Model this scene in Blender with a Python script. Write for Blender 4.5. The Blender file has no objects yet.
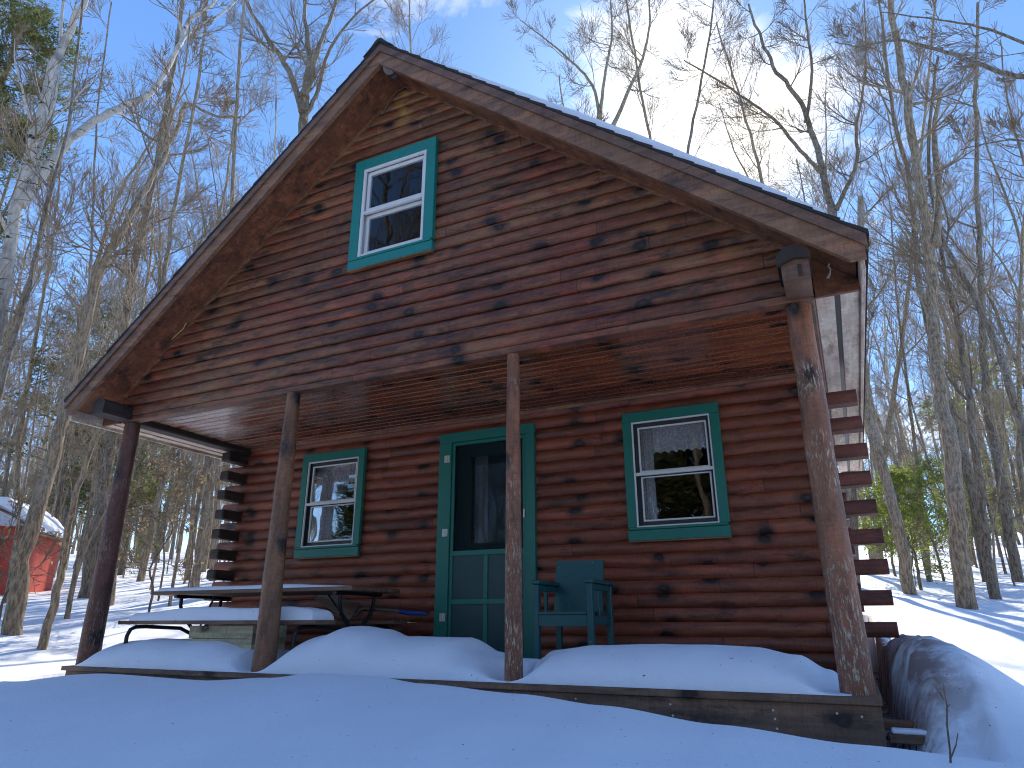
import bpy, math, random
from mathutils import Vector, Matrix
R = math.radians
S = bpy.context.scene
COL = S.collection
W, D, H = 6.1, 1.534, 2.25           # porch width, porch depth, height of the gable's lower edge
SLOPE = 0.83
YB = 5.2                              # rear wall
XC = W / 2
def roof_z(x): return 2.36 + SLOPE * (6.5 - XC - abs(x - XC))

# ------------------------------------------------------------------ camera
CAM = Vector((6.145, -4.172, 0.348)); F = 683.2
PIT, YAW, ROL = R(19.24), R(-25.62), R(-0.07)
FW = Vector((math.sin(YAW) * math.cos(PIT), math.cos(YAW) * math.cos(PIT), math.sin(PIT)))
RT0 = Vector((math.cos(YAW), -math.sin(YAW), 0)); UP0 = RT0.cross(FW)
RT = RT0 * math.cos(ROL) + UP0 * math.sin(ROL); UP = UP0 * math.cos(ROL) - RT0 * math.sin(ROL)
HF = Vector((math.sin(YAW), math.cos(YAW), 0))
def at(u, v, d):
    """Point seen at pixel (u, v), d metres ahead of the camera on the level."""
    r = FW * F + RT * (u - 512) - UP * (v - 384)
    return CAM + r * (d / r.dot(HF))
cd = bpy.data.cameras.new('camera'); cam = bpy.data.objects.new('camera', cd); COL.objects.link(cam)
cd.sensor_width = 36; cd.lens = F / 1024 * 36; cd.clip_start = 0.05; cd.clip_end = 2000
m3 = Matrix((RT, UP, -FW)).transposed()
cam.matrix_world = Matrix.Translation(CAM) @ m3.to_4x4()
S.camera = cam

# ------------------------------------------------------------------ helpers
class MB:
    def __init__(s): s.v = []; s.f = []; s.sm = []
    def add(s, vs, fs, smooth=False):
        b = len(s.v); s.v += [tuple(p) for p in vs]
        for f in fs: s.f.append([b + i for i in f]); s.sm.append(smooth)
    def box(s, x0, x1, y0, y1, z0, z1):
        s.add([(x0,y0,z0),(x1,y0,z0),(x1,y1,z0),(x0,y1,z0),(x0,y0,z1),(x1,y0,z1),(x1,y1,z1),(x0,y1,z1)],
              [(0,3,2,1),(4,5,6,7),(0,1,5,4),(1,2,6,5),(2,3,7,6),(3,0,4,7)]); return s
    def bbox(s, x0, x1, y0, y1, z0, z1, b=.004):
        """box with chamfered edges"""
        if min(x1-x0, y1-y0, z1-z0) < 2.5*b: b = min(x1-x0, y1-y0, z1-z0) * .3
        X, Y, Z = (x0, x1), (y0, y1), (z0, z1); vs = []; idx = {}
        for i in (0,1):
            for j in (0,1):
                for k in (0,1):
                    sx, sy, sz = (b if i == 0 else -b), (b if j == 0 else -b), (b if k == 0 else -b)
                    idx[i,j,k] = len(vs)
                    vs += [(X[i], Y[j]+sy, Z[k]+sz), (X[i]+sx, Y[j], Z[k]+sz), (X[i]+sx, Y[j]+sy, Z[k])]
        g = lambda i,j,k,a: idx[i,j,k] + a
        fs = []
        for i in (0,1):
            q = [g(i,0,0,0), g(i,1,0,0), g(i,1,1,0), g(i,0,1,0)]; fs.append(q if i else q[::-1])
            q = [g(0,i,0,1), g(0,i,1,1), g(1,i,1,1), g(1,i,0,1)]; fs.append(q if i else q[::-1])
            q = [g(0,0,i,2), g(1,0,i,2), g(1,1,i,2), g(0,1,i,2)]; fs.append(q if i else q[::-1])
        for j in (0,1):
            for k in (0,1):
                fs.append([g(0,j,k,1), g(1,j,k,1), g(1,j,k,2), g(0,j,k,2)])
                fs.append([g(j,0,k,0), g(j,1,k,0), g(j,1,k,2), g(j,0,k,2)])
                fs.append([g(j,k,0,0), g(j,k,1,0), g(j,k,1,1), g(j,k,0,1)])
        for i in (0,1):
            for j in (0,1):
                for k in (0,1): fs.append([g(i,j,k,0), g(i,j,k,1), g(i,j,k,2)])
        s.add(vs, fs); return s
    def prism(s, prof, axis, a, b):
        """extrude a closed 2-D outline along x ('x': profile is (y,z)) or y ('y': profile is (x,z))"""
        n = len(prof)
        P = (lambda p, t: (t, p[0], p[1])) if axis == 'x' else (lambda p, t: (p[0], t, p[1]))
        s.add([P(p, a) for p in prof] + [P(p, b) for p in prof],
              [list(range(n)), [n + i for i in range(n)][::-1]] + [[i, (i+1) % n, n + (i+1) % n, n + i] for i in range(n)]); return s
    def tube(s, pts, rad, n=8, cap=True, smooth=True):
        pts = [Vector(p) for p in pts]
        if not hasattr(rad, '__len__'): rad = [rad] * len(pts)
        vs = []; prev = None
        for i, p in enumerate(pts):
            t = (pts[min(i+1, len(pts)-1)] - pts[max(i-1, 0)]).normalized()
            if prev is None:
                a = t.orthogonal().normalized()
            else:
                a = prev - t * prev.dot(t)
                a = a.normalized() if a.length > 1e-6 else t.orthogonal().normalized()
            prev = a; b = t.cross(a)
            for k in range(n):
                w = 2 * math.pi * k / n
                vs.append(p + (a * math.cos(w) + b * math.sin(w)) * rad[i])
        fs = [[i*n + k, i*n + (k+1) % n, (i+1)*n + (k+1) % n, (i+1)*n + k] for i in range(len(pts)-1) for k in range(n)]
        s.add(vs, fs, smooth)
        if cap:
            s.add(vs[:n], [list(range(n))[::-1]]); s.add(vs[-n:], [list(range(n))])
        return s
    def build(s, name, mat, parent=None, loc=None):
        me = bpy.data.meshes.new(name)
        me.from_pydata(s.v, [], s.f)
        me.polygons.foreach_set('use_smooth', s.sm)
        if mat: me.materials.append(mat)
        me.update()
        o = bpy.data.objects.new(name, me); COL.objects.link(o)
        if parent: o.parent = parent
        if loc is not None: o.location = loc
        return o
def recalc(o):
    import bmesh
    b = bmesh.new(); b.from_mesh(o.data); bmesh.ops.recalc_face_normals(b, faces=b.faces); b.to_mesh(o.data); b.free(); return o
def tag(o, label, cat, group=None, kind=None):
    if label: o['label'] = label
    if cat: o['category'] = cat
    if group: o['group'] = group
    if kind: o['kind'] = kind
    return o
def empty(name, loc=(0,0,0), rz=0):
    o = bpy.data.objects.new(name, None); COL.objects.link(o); o.location = loc; o.rotation_euler = (0,0,rz)
    o.empty_display_size = .2; return o
def lerp(tab, x):
    if x <= tab[0][0]: return tab[0][1]
    for (a, p), (b, q) in zip(tab, tab[1:]):
        if x <= b:
            t = (x - a) / (b - a); t = t*t*(3 - 2*t); return p + (q - p) * t
    return tab[-1][1]
def sst(a, b, x):
    t = min(1, max(0, (x - a) / (b - a))); return t*t*(3 - 2*t)
from mathutils import noise as MN
def nz(x, y, z=0, o=3): return MN.fractal(Vector((x, y, z)), 1.0, 2.0, o)

# ------------------------------------------------------------------ materials
class NT:
    def __init__(s, name):
        s.m = bpy.data.materials.new(name); s.m.use_nodes = True
        s.t = s.m.node_tree; s.n = s.t.nodes; s.l = s.t.links; s.n.clear()
        s.out = s.n.new('ShaderNodeOutputMaterial')
        s.p = s.n.new('ShaderNodeBsdfPrincipled'); s.l.new(s.p.outputs[0], s.out.inputs[0])
    def N(s, ty, ins=None, **kw):
        n = s.n.new(ty)
        for k, v in kw.items(): setattr(n, k, v)
        for k, v in (ins or {}).items():
            if isinstance(v, bpy.types.NodeSocket): s.l.new(v, n.inputs[k])
            else: n.inputs[k].default_value = v
        return n
    def math(s, op, a, b=0.0, c=0.0, clamp=False):
        n = s.N('ShaderNodeMath', {0: a, 1: b, 2: c}, operation=op); n.use_clamp = clamp; return n.outputs[0]
    def mix(s, f, a, b, bt='MIX'):
        n = s.N('ShaderNodeMix', data_type='RGBA', blend_type=bt)
        for i, v in ((0, f), (6, a), (7, b)):
            if isinstance(v, bpy.types.NodeSocket): s.l.new(v, n.inputs[i])
            else: n.inputs[i].default_value = v if i == 0 else (*v[:3], 1)
        return n.outputs[2]
    def ramp(s, f, a, b, lo=0.0, hi=1.0):
        n = s.N('ShaderNodeMapRange', {0: f, 1: a, 2: b, 3: lo, 4: hi}); return n.outputs[0]
    def noise(s, vec, scale, detail=4, rough=.55, out=0):
        return s.N('ShaderNodeTexNoise', {'Vector': vec, 'Scale': scale, 'Detail': detail, 'Roughness': rough}).outputs[out]
    def obj(s): return s.N('ShaderNodeTexCoord').outputs['Object']
    def mapping(s, vec, sc): return s.N('ShaderNodeMapping', {'Vector': vec, 'Scale': sc}).outputs[0]
    def bump(s, h, st, dist=.01):
        b = s.N('ShaderNodeBump', {'Height': h, 'Strength': st, 'Distance': dist}); s.l.new(b.outputs[0], s.p.inputs['Normal']); return b
    def set(s, **kw):
        for k, v in kw.items():
            k = k.replace('_', ' ')
            if isinstance(v, bpy.types.NodeSocket): s.l.new(v, s.p.inputs[k])
            else: s.p.inputs[k].default_value = (*v, 1) if isinstance(v, tuple) and len(v) == 3 else v
        return s.m

def wood(name, c1, c2, dark, grey=None, pitch=None, z0=0, ax='x', rough=.55, knots=True, speck=0, grey_amt=.5, dark_amt=.6, stain_or_bounce=None, length=2.3, bump=.35, patchy=.0, cr=.5):
    """stained boards: grain along ax, each board (pitch) with its own tone, knots, weathered grey areas"""
    k = NT(name); o = k.obj()
    sp = k.N('ShaderNodeSeparateXYZ', {0: o}).outputs
    a, c, b = {'x': (sp[0], sp[2], sp[1]), 'z': (sp[2], sp[0], sp[1]), 'y': (sp[1], sp[0], sp[2]), 'xy': (sp[0], sp[1], sp[2]), 'yz': (sp[1], sp[2], sp[0])}[ax]
    if pitch:
        q = k.math('DIVIDE', k.math('SUBTRACT', c, z0), pitch); idx = k.math('FLOOR', q); fr = k.math('FRACT', q)
        sh = k.N('ShaderNodeTexWhiteNoise', {'W': idx}, noise_dimensions='1D').outputs[0]
        seg = k.math('FLOOR', k.math('ADD', k.math('DIVIDE', a, length), k.math('MULTIPLY', sh, 5)))
        rv = k.N('ShaderNodeTexWhiteNoise', {'Vector': k.N('ShaderNodeCombineXYZ', {0: idx, 1: seg}).outputs[0]}, noise_dimensions='2D')
        rnd = rv.outputs[0]
        jf = k.math('FRACT', k.math('ADD', k.math('DIVIDE', a, length), k.math('MULTIPLY', sh, 5)))
        joint = k.math('LESS_THAN', jf, .0022)
    else: idx = 0.0; rnd = .5; q = k.math('DIVIDE', c, .11); joint = None
    off = k.math('MULTIPLY', rnd, 37.0)
    gv = k.N('ShaderNodeCombineXYZ', {0: k.math('ADD', k.math('MULTIPLY', a, .9), off), 1: k.math('MULTIPLY', c, 22.0), 2: k.math('MULTIPLY', b, 22.0)}).outputs[0]
    grain = k.noise(gv, 1.6, 6, .65)
    gv2 = k.N('ShaderNodeCombineXYZ', {0: k.math('ADD', k.math('MULTIPLY', a, 1.3), off), 1: k.math('MULTIPLY', c, 4.0), 2: k.math('MULTIPLY', b, 4.0)}).outputs[0]
    blot = k.noise(gv2, 1.1, 5, .6)
    big = k.noise(o, .55, 4, .6)
    fine = k.noise(k.mapping(o, (1,1,1)), 60, 3, .6)
    pv = k.N('ShaderNodeCombineXYZ', {0: k.math('ADD', k.math('MULTIPLY', a, 2.6), off), 1: k.math('MULTIPLY', c, 9.0), 2: k.math('MULTIPLY', b, 9.0)}).outputs[0]
    patch = k.noise(pv, 1.0, 6, .68); patch2 = k.noise(pv, 1.7, 6, .7, 0)
    cross = k.noise(k.N('ShaderNodeCombineXYZ', {0: k.math('MULTIPLY', a, 95.0), 1: k.math('MULTIPLY', c, 14.0), 2: k.math('MULTIPLY', b, 14.0)}).outputs[0], 1.0, 3, .6)
    col = k.mix(k.ramp(blot, .35, .65), c1, c2)
    col = k.mix(k.ramp(patch, .46, .62, 0, .8), col, tuple(min(1, x*1.75) for x in c1))
    col = k.mix(k.ramp(cross, .42, .72, 0, cr), col, dark)
    col = k.mix(k.ramp(rnd, 0, 1, 0, .55), col, c2) if pitch else col
    col = k.mix(k.ramp(grain, .42, .72, 0, dark_amt), col, dark)
    if grey:
        gm = k.math('MULTIPLY', k.ramp(k.math('ADD', k.math('MULTIPLY', big, .7), k.math('MULTIPLY', blot, .4)), .42, .66), grey_amt)
        gm = k.math('MULTIPLY', gm, k.ramp(patch2, .36, .56, .15, 1))
        gm = k.math('MULTIPLY', gm, k.ramp(fine, .25, .6, .5, 1))
        col = k.mix(gm, col, grey)
    dm = k.ramp(k.noise(pv, .75, 6, .75), .53, .66, 0, .85)
    if patchy:
        p3 = k.noise(k.N('ShaderNodeCombineXYZ', {0: k.math('ADD', k.math('MULTIPLY', a, 3.4), k.math('MULTIPLY', off, 1.7)), 1: k.math('MULTIPLY', c, 13.0), 2: b}).outputs[0], 1.0, 7, .75)
        col = k.mix(k.ramp(p3, .55, .62, 0, .7*patchy), col, (.030,.023,.023)); col = k.mix(k.ramp(p3, .44, .38, 0, .75*patchy), col, (.36,.085,.035))
    col = k.mix(dm if cr else k.ramp(grain, .45, .75, 0, .6), col, dark)
    if pitch:
        vv = k.N('ShaderNodeCombineXYZ', {0: k.math('MULTIPLY', a, 2.6), 1: k.math('ADD', k.math('MULTIPLY', c, 4.2), k.math('MULTIPLY', idx, 3.71))}).outputs[0]
        tone = k.ramp(rnd, 0, 1, .72 if cr else .5, 1.25 if cr else 1.6)
        tn = k.N('ShaderNodeCombineXYZ', {0: tone, 1: tone, 2: tone}).outputs[0]
        col = k.mix(1.0, col, tn, 'MULTIPLY')
    else: vv = k.N('ShaderNodeCombineXYZ', {0: k.math('MULTIPLY', a, 2.6), 1: k.math('MULTIPLY', c, 4.2)}).outputs[0]
    h = k.math('MULTIPLY', grain, .6)
    if knots:
        wob = k.N('ShaderNodeVectorMath', {0: vv, 1: k.N('ShaderNodeVectorMath', {0: k.noise(o, 13, 4, .6, 1), 3: .22}, operation='SCALE').outputs[0]}, operation='ADD').outputs[0]
        vo = k.N('ShaderNodeTexVoronoi', {'Vector': wob, 'Scale': 1.0, 'Randomness': .8}, voronoi_dimensions='2D')
        sel = k.math('GREATER_THAN', k.N('ShaderNodeSeparateColor', {0: vo.outputs['Color']}).outputs[0], .50)
        halo = k.math('MULTIPLY', k.ramp(vo.outputs[0], .30, .08), sel)
        core = k.math('MULTIPLY', k.math('MULTIPLY', k.ramp(vo.outputs[0], .15, .11), k.ramp(vo.outputs[0], .03, .06, .25, 1)), sel)
        col = k.mix(k.math('MULTIPLY', k.math('MULTIPLY', halo, k.ramp(patch, .35, .55, .5, 1)), 1.0), col, dark)
        col = k.mix(k.math('MULTIPLY', core, .8), col, tuple(x*.35 for x in dark))
        h = k.math('ADD', h, k.math('MULTIPLY', core, .5))
    if speck:
        s1 = k.noise(k.mapping(o, (1, 1, .22) if ax == 'z' else (.22, 1, 1)), 85, 5, .72)
        sm = k.math('MULTIPLY', k.ramp(s1, .525, .60), k.ramp(k.math('SUBTRACT', k.noise(o, 2.2, 3), k.math('MULTIPLY', sp[2], .09)), .34, .48, .05, 1))
        col = k.mix(k.math('MULTIPLY', sm, speck), col, (.56, .46, .33)); h = k.math('SUBTRACT', h, k.math('MULTIPLY', sm, .6))
    if stain_or_bounce: col = stain_or_bounce(k, sp, col)
    if joint is not None:
        col = k.mix(k.math('MULTIPLY', joint, .9), col, (.01, .007, .005))
    k.bump(k.math('ADD', h, k.math('MULTIPLY', fine, .25)), bump, .006)
    return k.set(Base_Color=col, Roughness=k.ramp(fine, .3, .7, rough - .08, rough + .1))

def wear_and_bounce(k, sp, col):
    """snow bounce painted pale, with some varnish loss, towards the open left end"""
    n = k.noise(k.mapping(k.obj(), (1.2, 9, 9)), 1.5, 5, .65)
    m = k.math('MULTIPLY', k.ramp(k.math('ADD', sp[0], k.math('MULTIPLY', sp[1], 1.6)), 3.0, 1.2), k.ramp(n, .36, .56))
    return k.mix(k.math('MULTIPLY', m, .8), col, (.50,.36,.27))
def ochre(k, sp, col):
    """pale ochre run-off streak below the gable lamp"""
    n = k.noise(k.obj(), 9, 4)
    m = k.math('MULTIPLY', k.ramp(k.math('ABSOLUTE', k.math('SUBTRACT', sp[0], 3.07)), .13, .02), k.ramp(sp[2], 4.45, 4.75))
    return k.mix(k.math('MULTIPLY', m, k.ramp(n, .4, .62)), col, (.42, .22, .06))

def paint(name, c, rough=.45, wear=(.5, .42, .3), amt=.0, bump=.12):
    k = NT(name); o = k.obj(); n = k.noise(o, 14, 5, .6); n2 = k.noise(k.mapping(o, (40, 40, 4)), 1, 3)
    col = k.mix(k.ramp(n, .3, .7, 0, .28), c, tuple(x*.7 for x in c))
    col = k.mix(k.ramp(n2, .45, .8, 0, .3), col, tuple(x*.75 for x in c))
    if amt: col = k.mix(k.ramp(k.noise(o, 38, 4, .7), .66, .70, 0, amt), col, wear)
    k.bump(k.math('ADD', n2, n), bump, .004); return k.set(Base_Color=col, Roughness=k.ramp(n, .3, .7, rough-.07, rough+.1))

def simple(name, c, rough=.6, metal=0, var=.3, sc=20):
    k = NT(name); n = k.noise(k.obj(), sc, 4); col = k.mix(k.ramp(n, .3, .7, 0, var), c, tuple(x*.5 for x in c))
    k.bump(n, .15, .004); return k.set(Base_Color=col, Roughness=rough, Metallic=metal)

M = {}
M['log'] = wood('red stained logs', (.29,.064,.029), (.185,.046,.025), (.026,.013,.010), (.34,.15,.07), .107, .03, 'x', .5, grey_amt=.35, dark_amt=.6)
M['gable'] = wood('weathered brown siding', (.255,.056,.026), (.145,.038,.021), (.018,.012,.010), (.27,.145,.062), .107, 2.25, 'x', .55, grey_amt=1.0, dark_amt=.85, patchy=1.0, stain_or_bounce=ochre)
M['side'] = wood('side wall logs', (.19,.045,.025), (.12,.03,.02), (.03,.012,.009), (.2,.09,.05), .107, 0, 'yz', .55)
M['ceil'] = wood('varnished ceiling boards', (.25,.060,.019), (.14,.033,.012), (.018,.008,.006), (.32,.10,.032), .098, -.023, 'xy', .22, knots=True, grey_amt=.5, bump=.2, length=3.1, stain_or_bounce=wear_and_bounce, cr=.0)
M['rake'] = wood('grey brown rake board', (.25,.115,.055), (.17,.075,.038), (.05,.026,.016), (.29,.165,.095), None, 0, 'x', .55, knots=False, grey_amt=.6)
M['trimw'] = wood('brown trim board', (.17,.08,.045), (.11,.05,.03), (.035,.019,.013), (.24,.155,.10), None, 0, 'x', .5, knots=False)
M['soffit'] = wood('red brown soffit', (.24,.08,.035), (.15,.048,.024), (.03,.014,.01), (.24,.11,.04), None, 0, 'x', .6, knots=False, grey_amt=.35)
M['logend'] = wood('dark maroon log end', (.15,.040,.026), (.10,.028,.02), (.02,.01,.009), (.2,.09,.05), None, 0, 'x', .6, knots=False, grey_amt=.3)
M['bead'] = wood('orange brown bead', (.26,.11,.05), (.18,.07,.035), (.05,.02,.014), (.35,.22,.12), None, 0, 'x', .5, knots=False)
M['pale'] = wood('pale soffit board', (.70,.52,.38), (.58,.40,.28), (.25,.15,.11), (.72,.66,.58), None, 0, 'y', .6, knots=False, grey_amt=.5)
M['post'] = wood('peeled log post', (.27,.092,.042), (.18,.062,.03), (.035,.018,.013), (.30,.155,.08), None, 0, 'z', .62, speck=.9, knots=True, bump=.8)
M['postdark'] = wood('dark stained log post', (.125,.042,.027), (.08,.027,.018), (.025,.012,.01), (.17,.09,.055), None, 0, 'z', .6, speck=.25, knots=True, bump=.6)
M['postbrown'] = wood('smooth brown log post', (.24,.095,.043), (.16,.06,.03), (.035,.017,.011), (.30,.16,.08), None, 0, 'z', .55, speck=.12, knots=True, bump=.5)
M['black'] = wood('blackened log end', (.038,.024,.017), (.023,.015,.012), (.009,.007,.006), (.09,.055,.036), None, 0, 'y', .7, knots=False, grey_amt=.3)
M['deck'] = wood('weathered rim board', (.175,.090,.048), (.115,.06,.034), (.035,.019,.012), (.25,.175,.11), None, 0, 'x', .65, grey_amt=.5, knots=True)
M['grey'] = wood('silvered planks', (.46,.39,.23), (.36,.30,.18), (.15,.12,.075), (.54,.49,.33), .09, 0, 'x', .75, knots=True, grey_amt=.7)
M['table'] = wood('brown table planks', (.17,.09,.055), (.11,.06,.04), (.04,.022,.016), (.24,.17,.12), None, 0, 'x', .6, knots=False)
M['teal'] = paint('teal trim paint', (.010,.165,.125), .42)
M['teal2'] = paint('bright teal trim paint', (.004,.21,.18), .42, amt=.3)
M['tealdark'] = paint('dark teal door paint', (.008,.058,.062), .38)
M['tealchair'] = paint('teal chair paint', (.009,.085,.088), .4, amt=.55)
M['white'] = simple('white window vinyl', (.72,.72,.70), .4, var=.15)
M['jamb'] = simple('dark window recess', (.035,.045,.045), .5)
M['metal'] = simple('black steel tube', (.02,.02,.022), .4, .3)
M['hinge'] = simple('zinc hinge', (.62,.62,.55), .4, .3)
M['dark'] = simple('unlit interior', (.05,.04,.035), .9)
M['shingle'] = simple('black shingle', (.035,.032,.034), .9, sc=120)
M['red'] = paint('red shed paint', (.46,.052,.026), .6, amt=.6)
M['blue'] = simple('blue plastic grip', (.02,.06,.28), .35)
M['blade'] = simple('tan plastic blade', (.34,.29,.24), .45)
M['lampgrey'] = simple('grey lamp housing', (.15,.15,.15), .4)
M['wire'] = simple('straw coloured cord', (.45,.30,.09), .8)

def curtain():
    k = NT('lace curtain'); o = k.obj(); vo = k.N('ShaderNodeTexVoronoi', {'Vector': o, 'Scale': 60.0})
    col = k.mix(k.ramp(vo.outputs[0], .1, .6), (.86,.86,.86), (.50,.50,.52)); return k.set(Base_Color=col, Roughness=.9)
M['curtain'] = curtain()

def glass():
    k = NT('window glass'); k.n.remove(k.p)
    fr = k.N('ShaderNodeFresnel', {0: 1.46}).outputs[0]
    n = k.noise(k.obj(), 2.2, 2); bp = k.N('ShaderNodeBump', {'Height': n, 'Strength': .12, 'Distance': .02})
    g = k.N('ShaderNodeBsdfGlossy', {'Color': (.95,.97,1,1), 'Roughness': .015, 'Normal': bp.outputs[0]})
    tr = k.N('ShaderNodeBsdfTransparent', {'Color': (.95,.96,.97,1)})
    mx = k.N('ShaderNodeMixShader', {0: k.math('MULTIPLY', fr, 1.15, clamp=True), 1: tr.outputs[0], 2: g.outputs[0]})
    k.l.new(mx.outputs[0], k.out.inputs[0]); return k.m
M['glass'] = glass()

def mesh_():
    k = NT('insect screen'); k.n.remove(k.p)
    d = k.N('ShaderNodeBsdfDiffuse', {'Color': (.02,.03,.032,1)}); t = k.N('ShaderNodeBsdfTransparent')
    mx = k.N('ShaderNodeMixShader', {0: .38, 1: t.outputs[0], 2: d.outputs[0]}); k.l.new(mx.outputs[0], k.out.inputs[0]); return k.m
M['mesh'] = mesh_()
def snow(name, dirt=None, sc=1.0):
    k = NT(name); o = k.obj()
    n1 = k.noise(o, 3.0, 4, .5); n2 = k.noise(o, 45, 4, .6); n3 = k.noise(o, 220, 2, .6)
    col = k.mix(k.ramp(n1, .3, .7), (.83,.86,.905), (.80,.83,.875))
    if dirt: col = dirt(k, o, col)
    sp = k.math('GREATER_THAN', k.noise(o, 52, 1, .3), .80)       # specks of bark litter
    col = k.mix(sp, col, (.12,.09,.06))
    h = k.math('ADD', k.math('MULTIPLY', n1, .5), k.math('ADD', k.math('MULTIPLY', n2, .6), k.math('MULTIPLY', n3, .2)))
    k.bump(h, .38 * sc, .03)
    k.p.inputs['Subsurface Weight'].default_value = 0.0
    return k.set(Base_Color=col, Roughness=.62, Specular_IOR_Level=.25)
def dirtf(k, o, col):
    sp = k.N('ShaderNodeSeparateXYZ', {0: o}).outputs
    # grime washed off the wall on the near-cabin face of the slide heap
    mx = k.math('MULTIPLY', k.ramp(sp[0], 6.72, 6.46), k.math('MULTIPLY', k.ramp(sp[0], 6.1, 6.2), k.math('MULTIPLY', k.ramp(sp[1], -.35, .1), k.ramp(sp[1], 6.0, 4.0))))
    n = k.noise(k.mapping(o, (1, 1, .45)), 5.5, 5, .65)
    col = k.mix(k.math('MULTIPLY', mx, k.ramp(n, .38, .58, .05, .9)), col, (.24,.165,.135))
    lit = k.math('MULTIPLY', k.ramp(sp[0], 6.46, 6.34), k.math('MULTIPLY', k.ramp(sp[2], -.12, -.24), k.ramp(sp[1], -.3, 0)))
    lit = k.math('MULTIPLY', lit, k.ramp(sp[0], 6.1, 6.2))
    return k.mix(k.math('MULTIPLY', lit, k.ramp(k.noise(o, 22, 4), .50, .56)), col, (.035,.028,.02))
M['snow'] = snow('settled snow')
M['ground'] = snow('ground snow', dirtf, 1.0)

def bark(name, c1, c2, moss=None, birch=False):
    k = NT(name); o = k.obj()
    v = k.mapping(o, (16, 16, 3.2)); n = k.noise(v, 2.2, 7, .75); n2 = k.noise(o, 1.1, 4, .6); n3 = k.noise(o, 30, 3)
    col = k.mix(k.ramp(n, .42, .58), c1, c2)
    col = k.mix(k.math('MULTIPLY', k.ramp(n2, .46, .66, 0, .7), k.ramp(n3, .4, .6)), col, (.36,.35,.31))
    if birch:
        vb = k.mapping(o, (2.2, 2.2, 16)); nb = k.noise(vb, 1.2, 4, .6)
        col = k.mix(k.ramp(nb, .60, .64), col, (.035,.028,.024))
        col = k.mix(k.ramp(k.noise(o, .9, 3), .58, .66), col, (.10,.08,.065))
        zz = k.N('ShaderNodeSeparateXYZ', {0: o}).outputs[2]
        col = k.mix(k.math('MULTIPLY', k.ramp(zz, 5.6, 4.3), k.ramp(n, .3, .6, .5, 1)), col, (.15,.12,.095))
    k.bump(k.math('ADD', n, k.math('MULTIPLY', n3, .3)), .7, .02)
    return k.set(Base_Color=col, Roughness=.85)
M['bark'] = bark('grey bark', (.40,.29,.175), (.13,.095,.06))
M['barkd'] = bark('brown bark', (.27,.20,.13), (.075,.055,.036))
M['birch'] = bark('white birch bark', (.62,.56,.48), (.42,.36,.30), birch=True)
M['twig'] = simple('bare twigs', (.23,.165,.10), .8, sc=3)
M['twigl'] = simple('sunbleached twigs', (.33,.25,.16), .8, sc=3)

def leaf(name, c1, c2, trans):
    k = NT(name); o = k.obj(); n = k.noise(o, 1.7, 3)
    col = k.mix(k.ramp(n, .35, .65), c1, c2); k.n.remove(k.p)
    d = k.N('ShaderNodeBsdfDiffuse', {0: col}); t = k.N('ShaderNodeBsdfTranslucent', {0: col})
    mx = k.N('ShaderNodeMixShader', {0: trans, 1: d.outputs[0], 2: t.outputs[0]})
    k.l.new(mx.outputs[0], k.out.inputs[0]); return k.m
M['pine'] = leaf('pine needles', (.10,.13,.04), (.16,.17,.06), .5)
M['hemlock'] = leaf('young hemlock needles', (.32,.37,.07), (.22,.27,.06), .6)
M['tanleaf'] = leaf('dry beech leaves', (.50,.36,.19), (.38,.24,.12), .5)

# ------------------------------------------------------------------ terrain
CREST = [(-6,.05),(-2,.0),(.08,-.078),(1.25,.008),(2.23,-.006),(2.8,.025),(3.2,.062),(3.55,.058),(3.9,.03),(4.5,-.0),(4.95,-.035),(5.5,-.09),(6.07,-.135),(6.7,-.17),(9,-.12),(14,0)]
def ground(x, y):
    # far field: rises away from the camera
    z = .0 + .105 * max(0, y - 1.2) ** 1.02 - .02
    z += .045 * max(0, -x - 1.5) + .02 * max(0, x - 10)
    r = math.hypot(x - 3, y)
    if r > 55: z = z - (r - 55) * .04 * min(1, (r-55)/60)
    z = min(z, 9.5)
    z += (.05 * nz(x*.45, y*.45, 2) + .02 * nz(x*1.6, y*1.6, 5)) * sst(1, 5, max(abs(y), abs(x-3)-3))
    # foreground bank in front of the deck
    c = lerp(CREST, x)
    if y < -.7:
        t = -.7 - y
        f = c - .10 * t - .02 * t * sst(0, 2, t) + .012 * nz(x*.9, y*.9, 1)
        if y < -6: f = f - (-6 - y) * .01
    else: f = c - .14 * sst(-.7, -.1, y) if -.2 < x < 6.6 else c - .02
    k = sst(.6, 5.5, y) if x > 6.35 else sst(1.2, 3, y)
    if x < -.2: k = sst(-.7, 1.0, y)
    z += .24 * sst(-1, -3.2, x) * sst(-2, 0, y) - .24 * sst(6, 8, x) * (1 - sst(14, 26, y))
    base = f + (z - f) * k
    # snow slid off the roof, heaped along the cabin's sides
    if x > 6.1:
        yy = sst(-.55, .6, y) * (1 - sst(2.0, 3.8, y))
        prof = sst(6.10, 6.42, x) if x < 6.5 else math.exp(-((x-6.5)/.46)**2)
        base += max(0, .245 + .03*nz(y*.9, 3, 1) - base) * yy * prof
        if x < 6.75: base += (.06 * nz(x*5, y*5, 3, 4) + .04*nz(x*2.3,y*2.3,9,3)) * yy * sst(6.12, 6.3, x) * (1 - sst(6.4, 6.75, x))
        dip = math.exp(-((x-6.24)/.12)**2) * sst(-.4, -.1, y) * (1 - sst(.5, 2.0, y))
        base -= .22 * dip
    if -1.9 < x < 0:
        base += .25 * math.exp(-((x+1.0)/.5)**2) * sst(2, 3.2, y) * (1 - sst(4.6, 6, y))
    if -.15 < x < 6.25 and -.05 < y < YB + .1: base = min(base, -.28)
    return base
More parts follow.
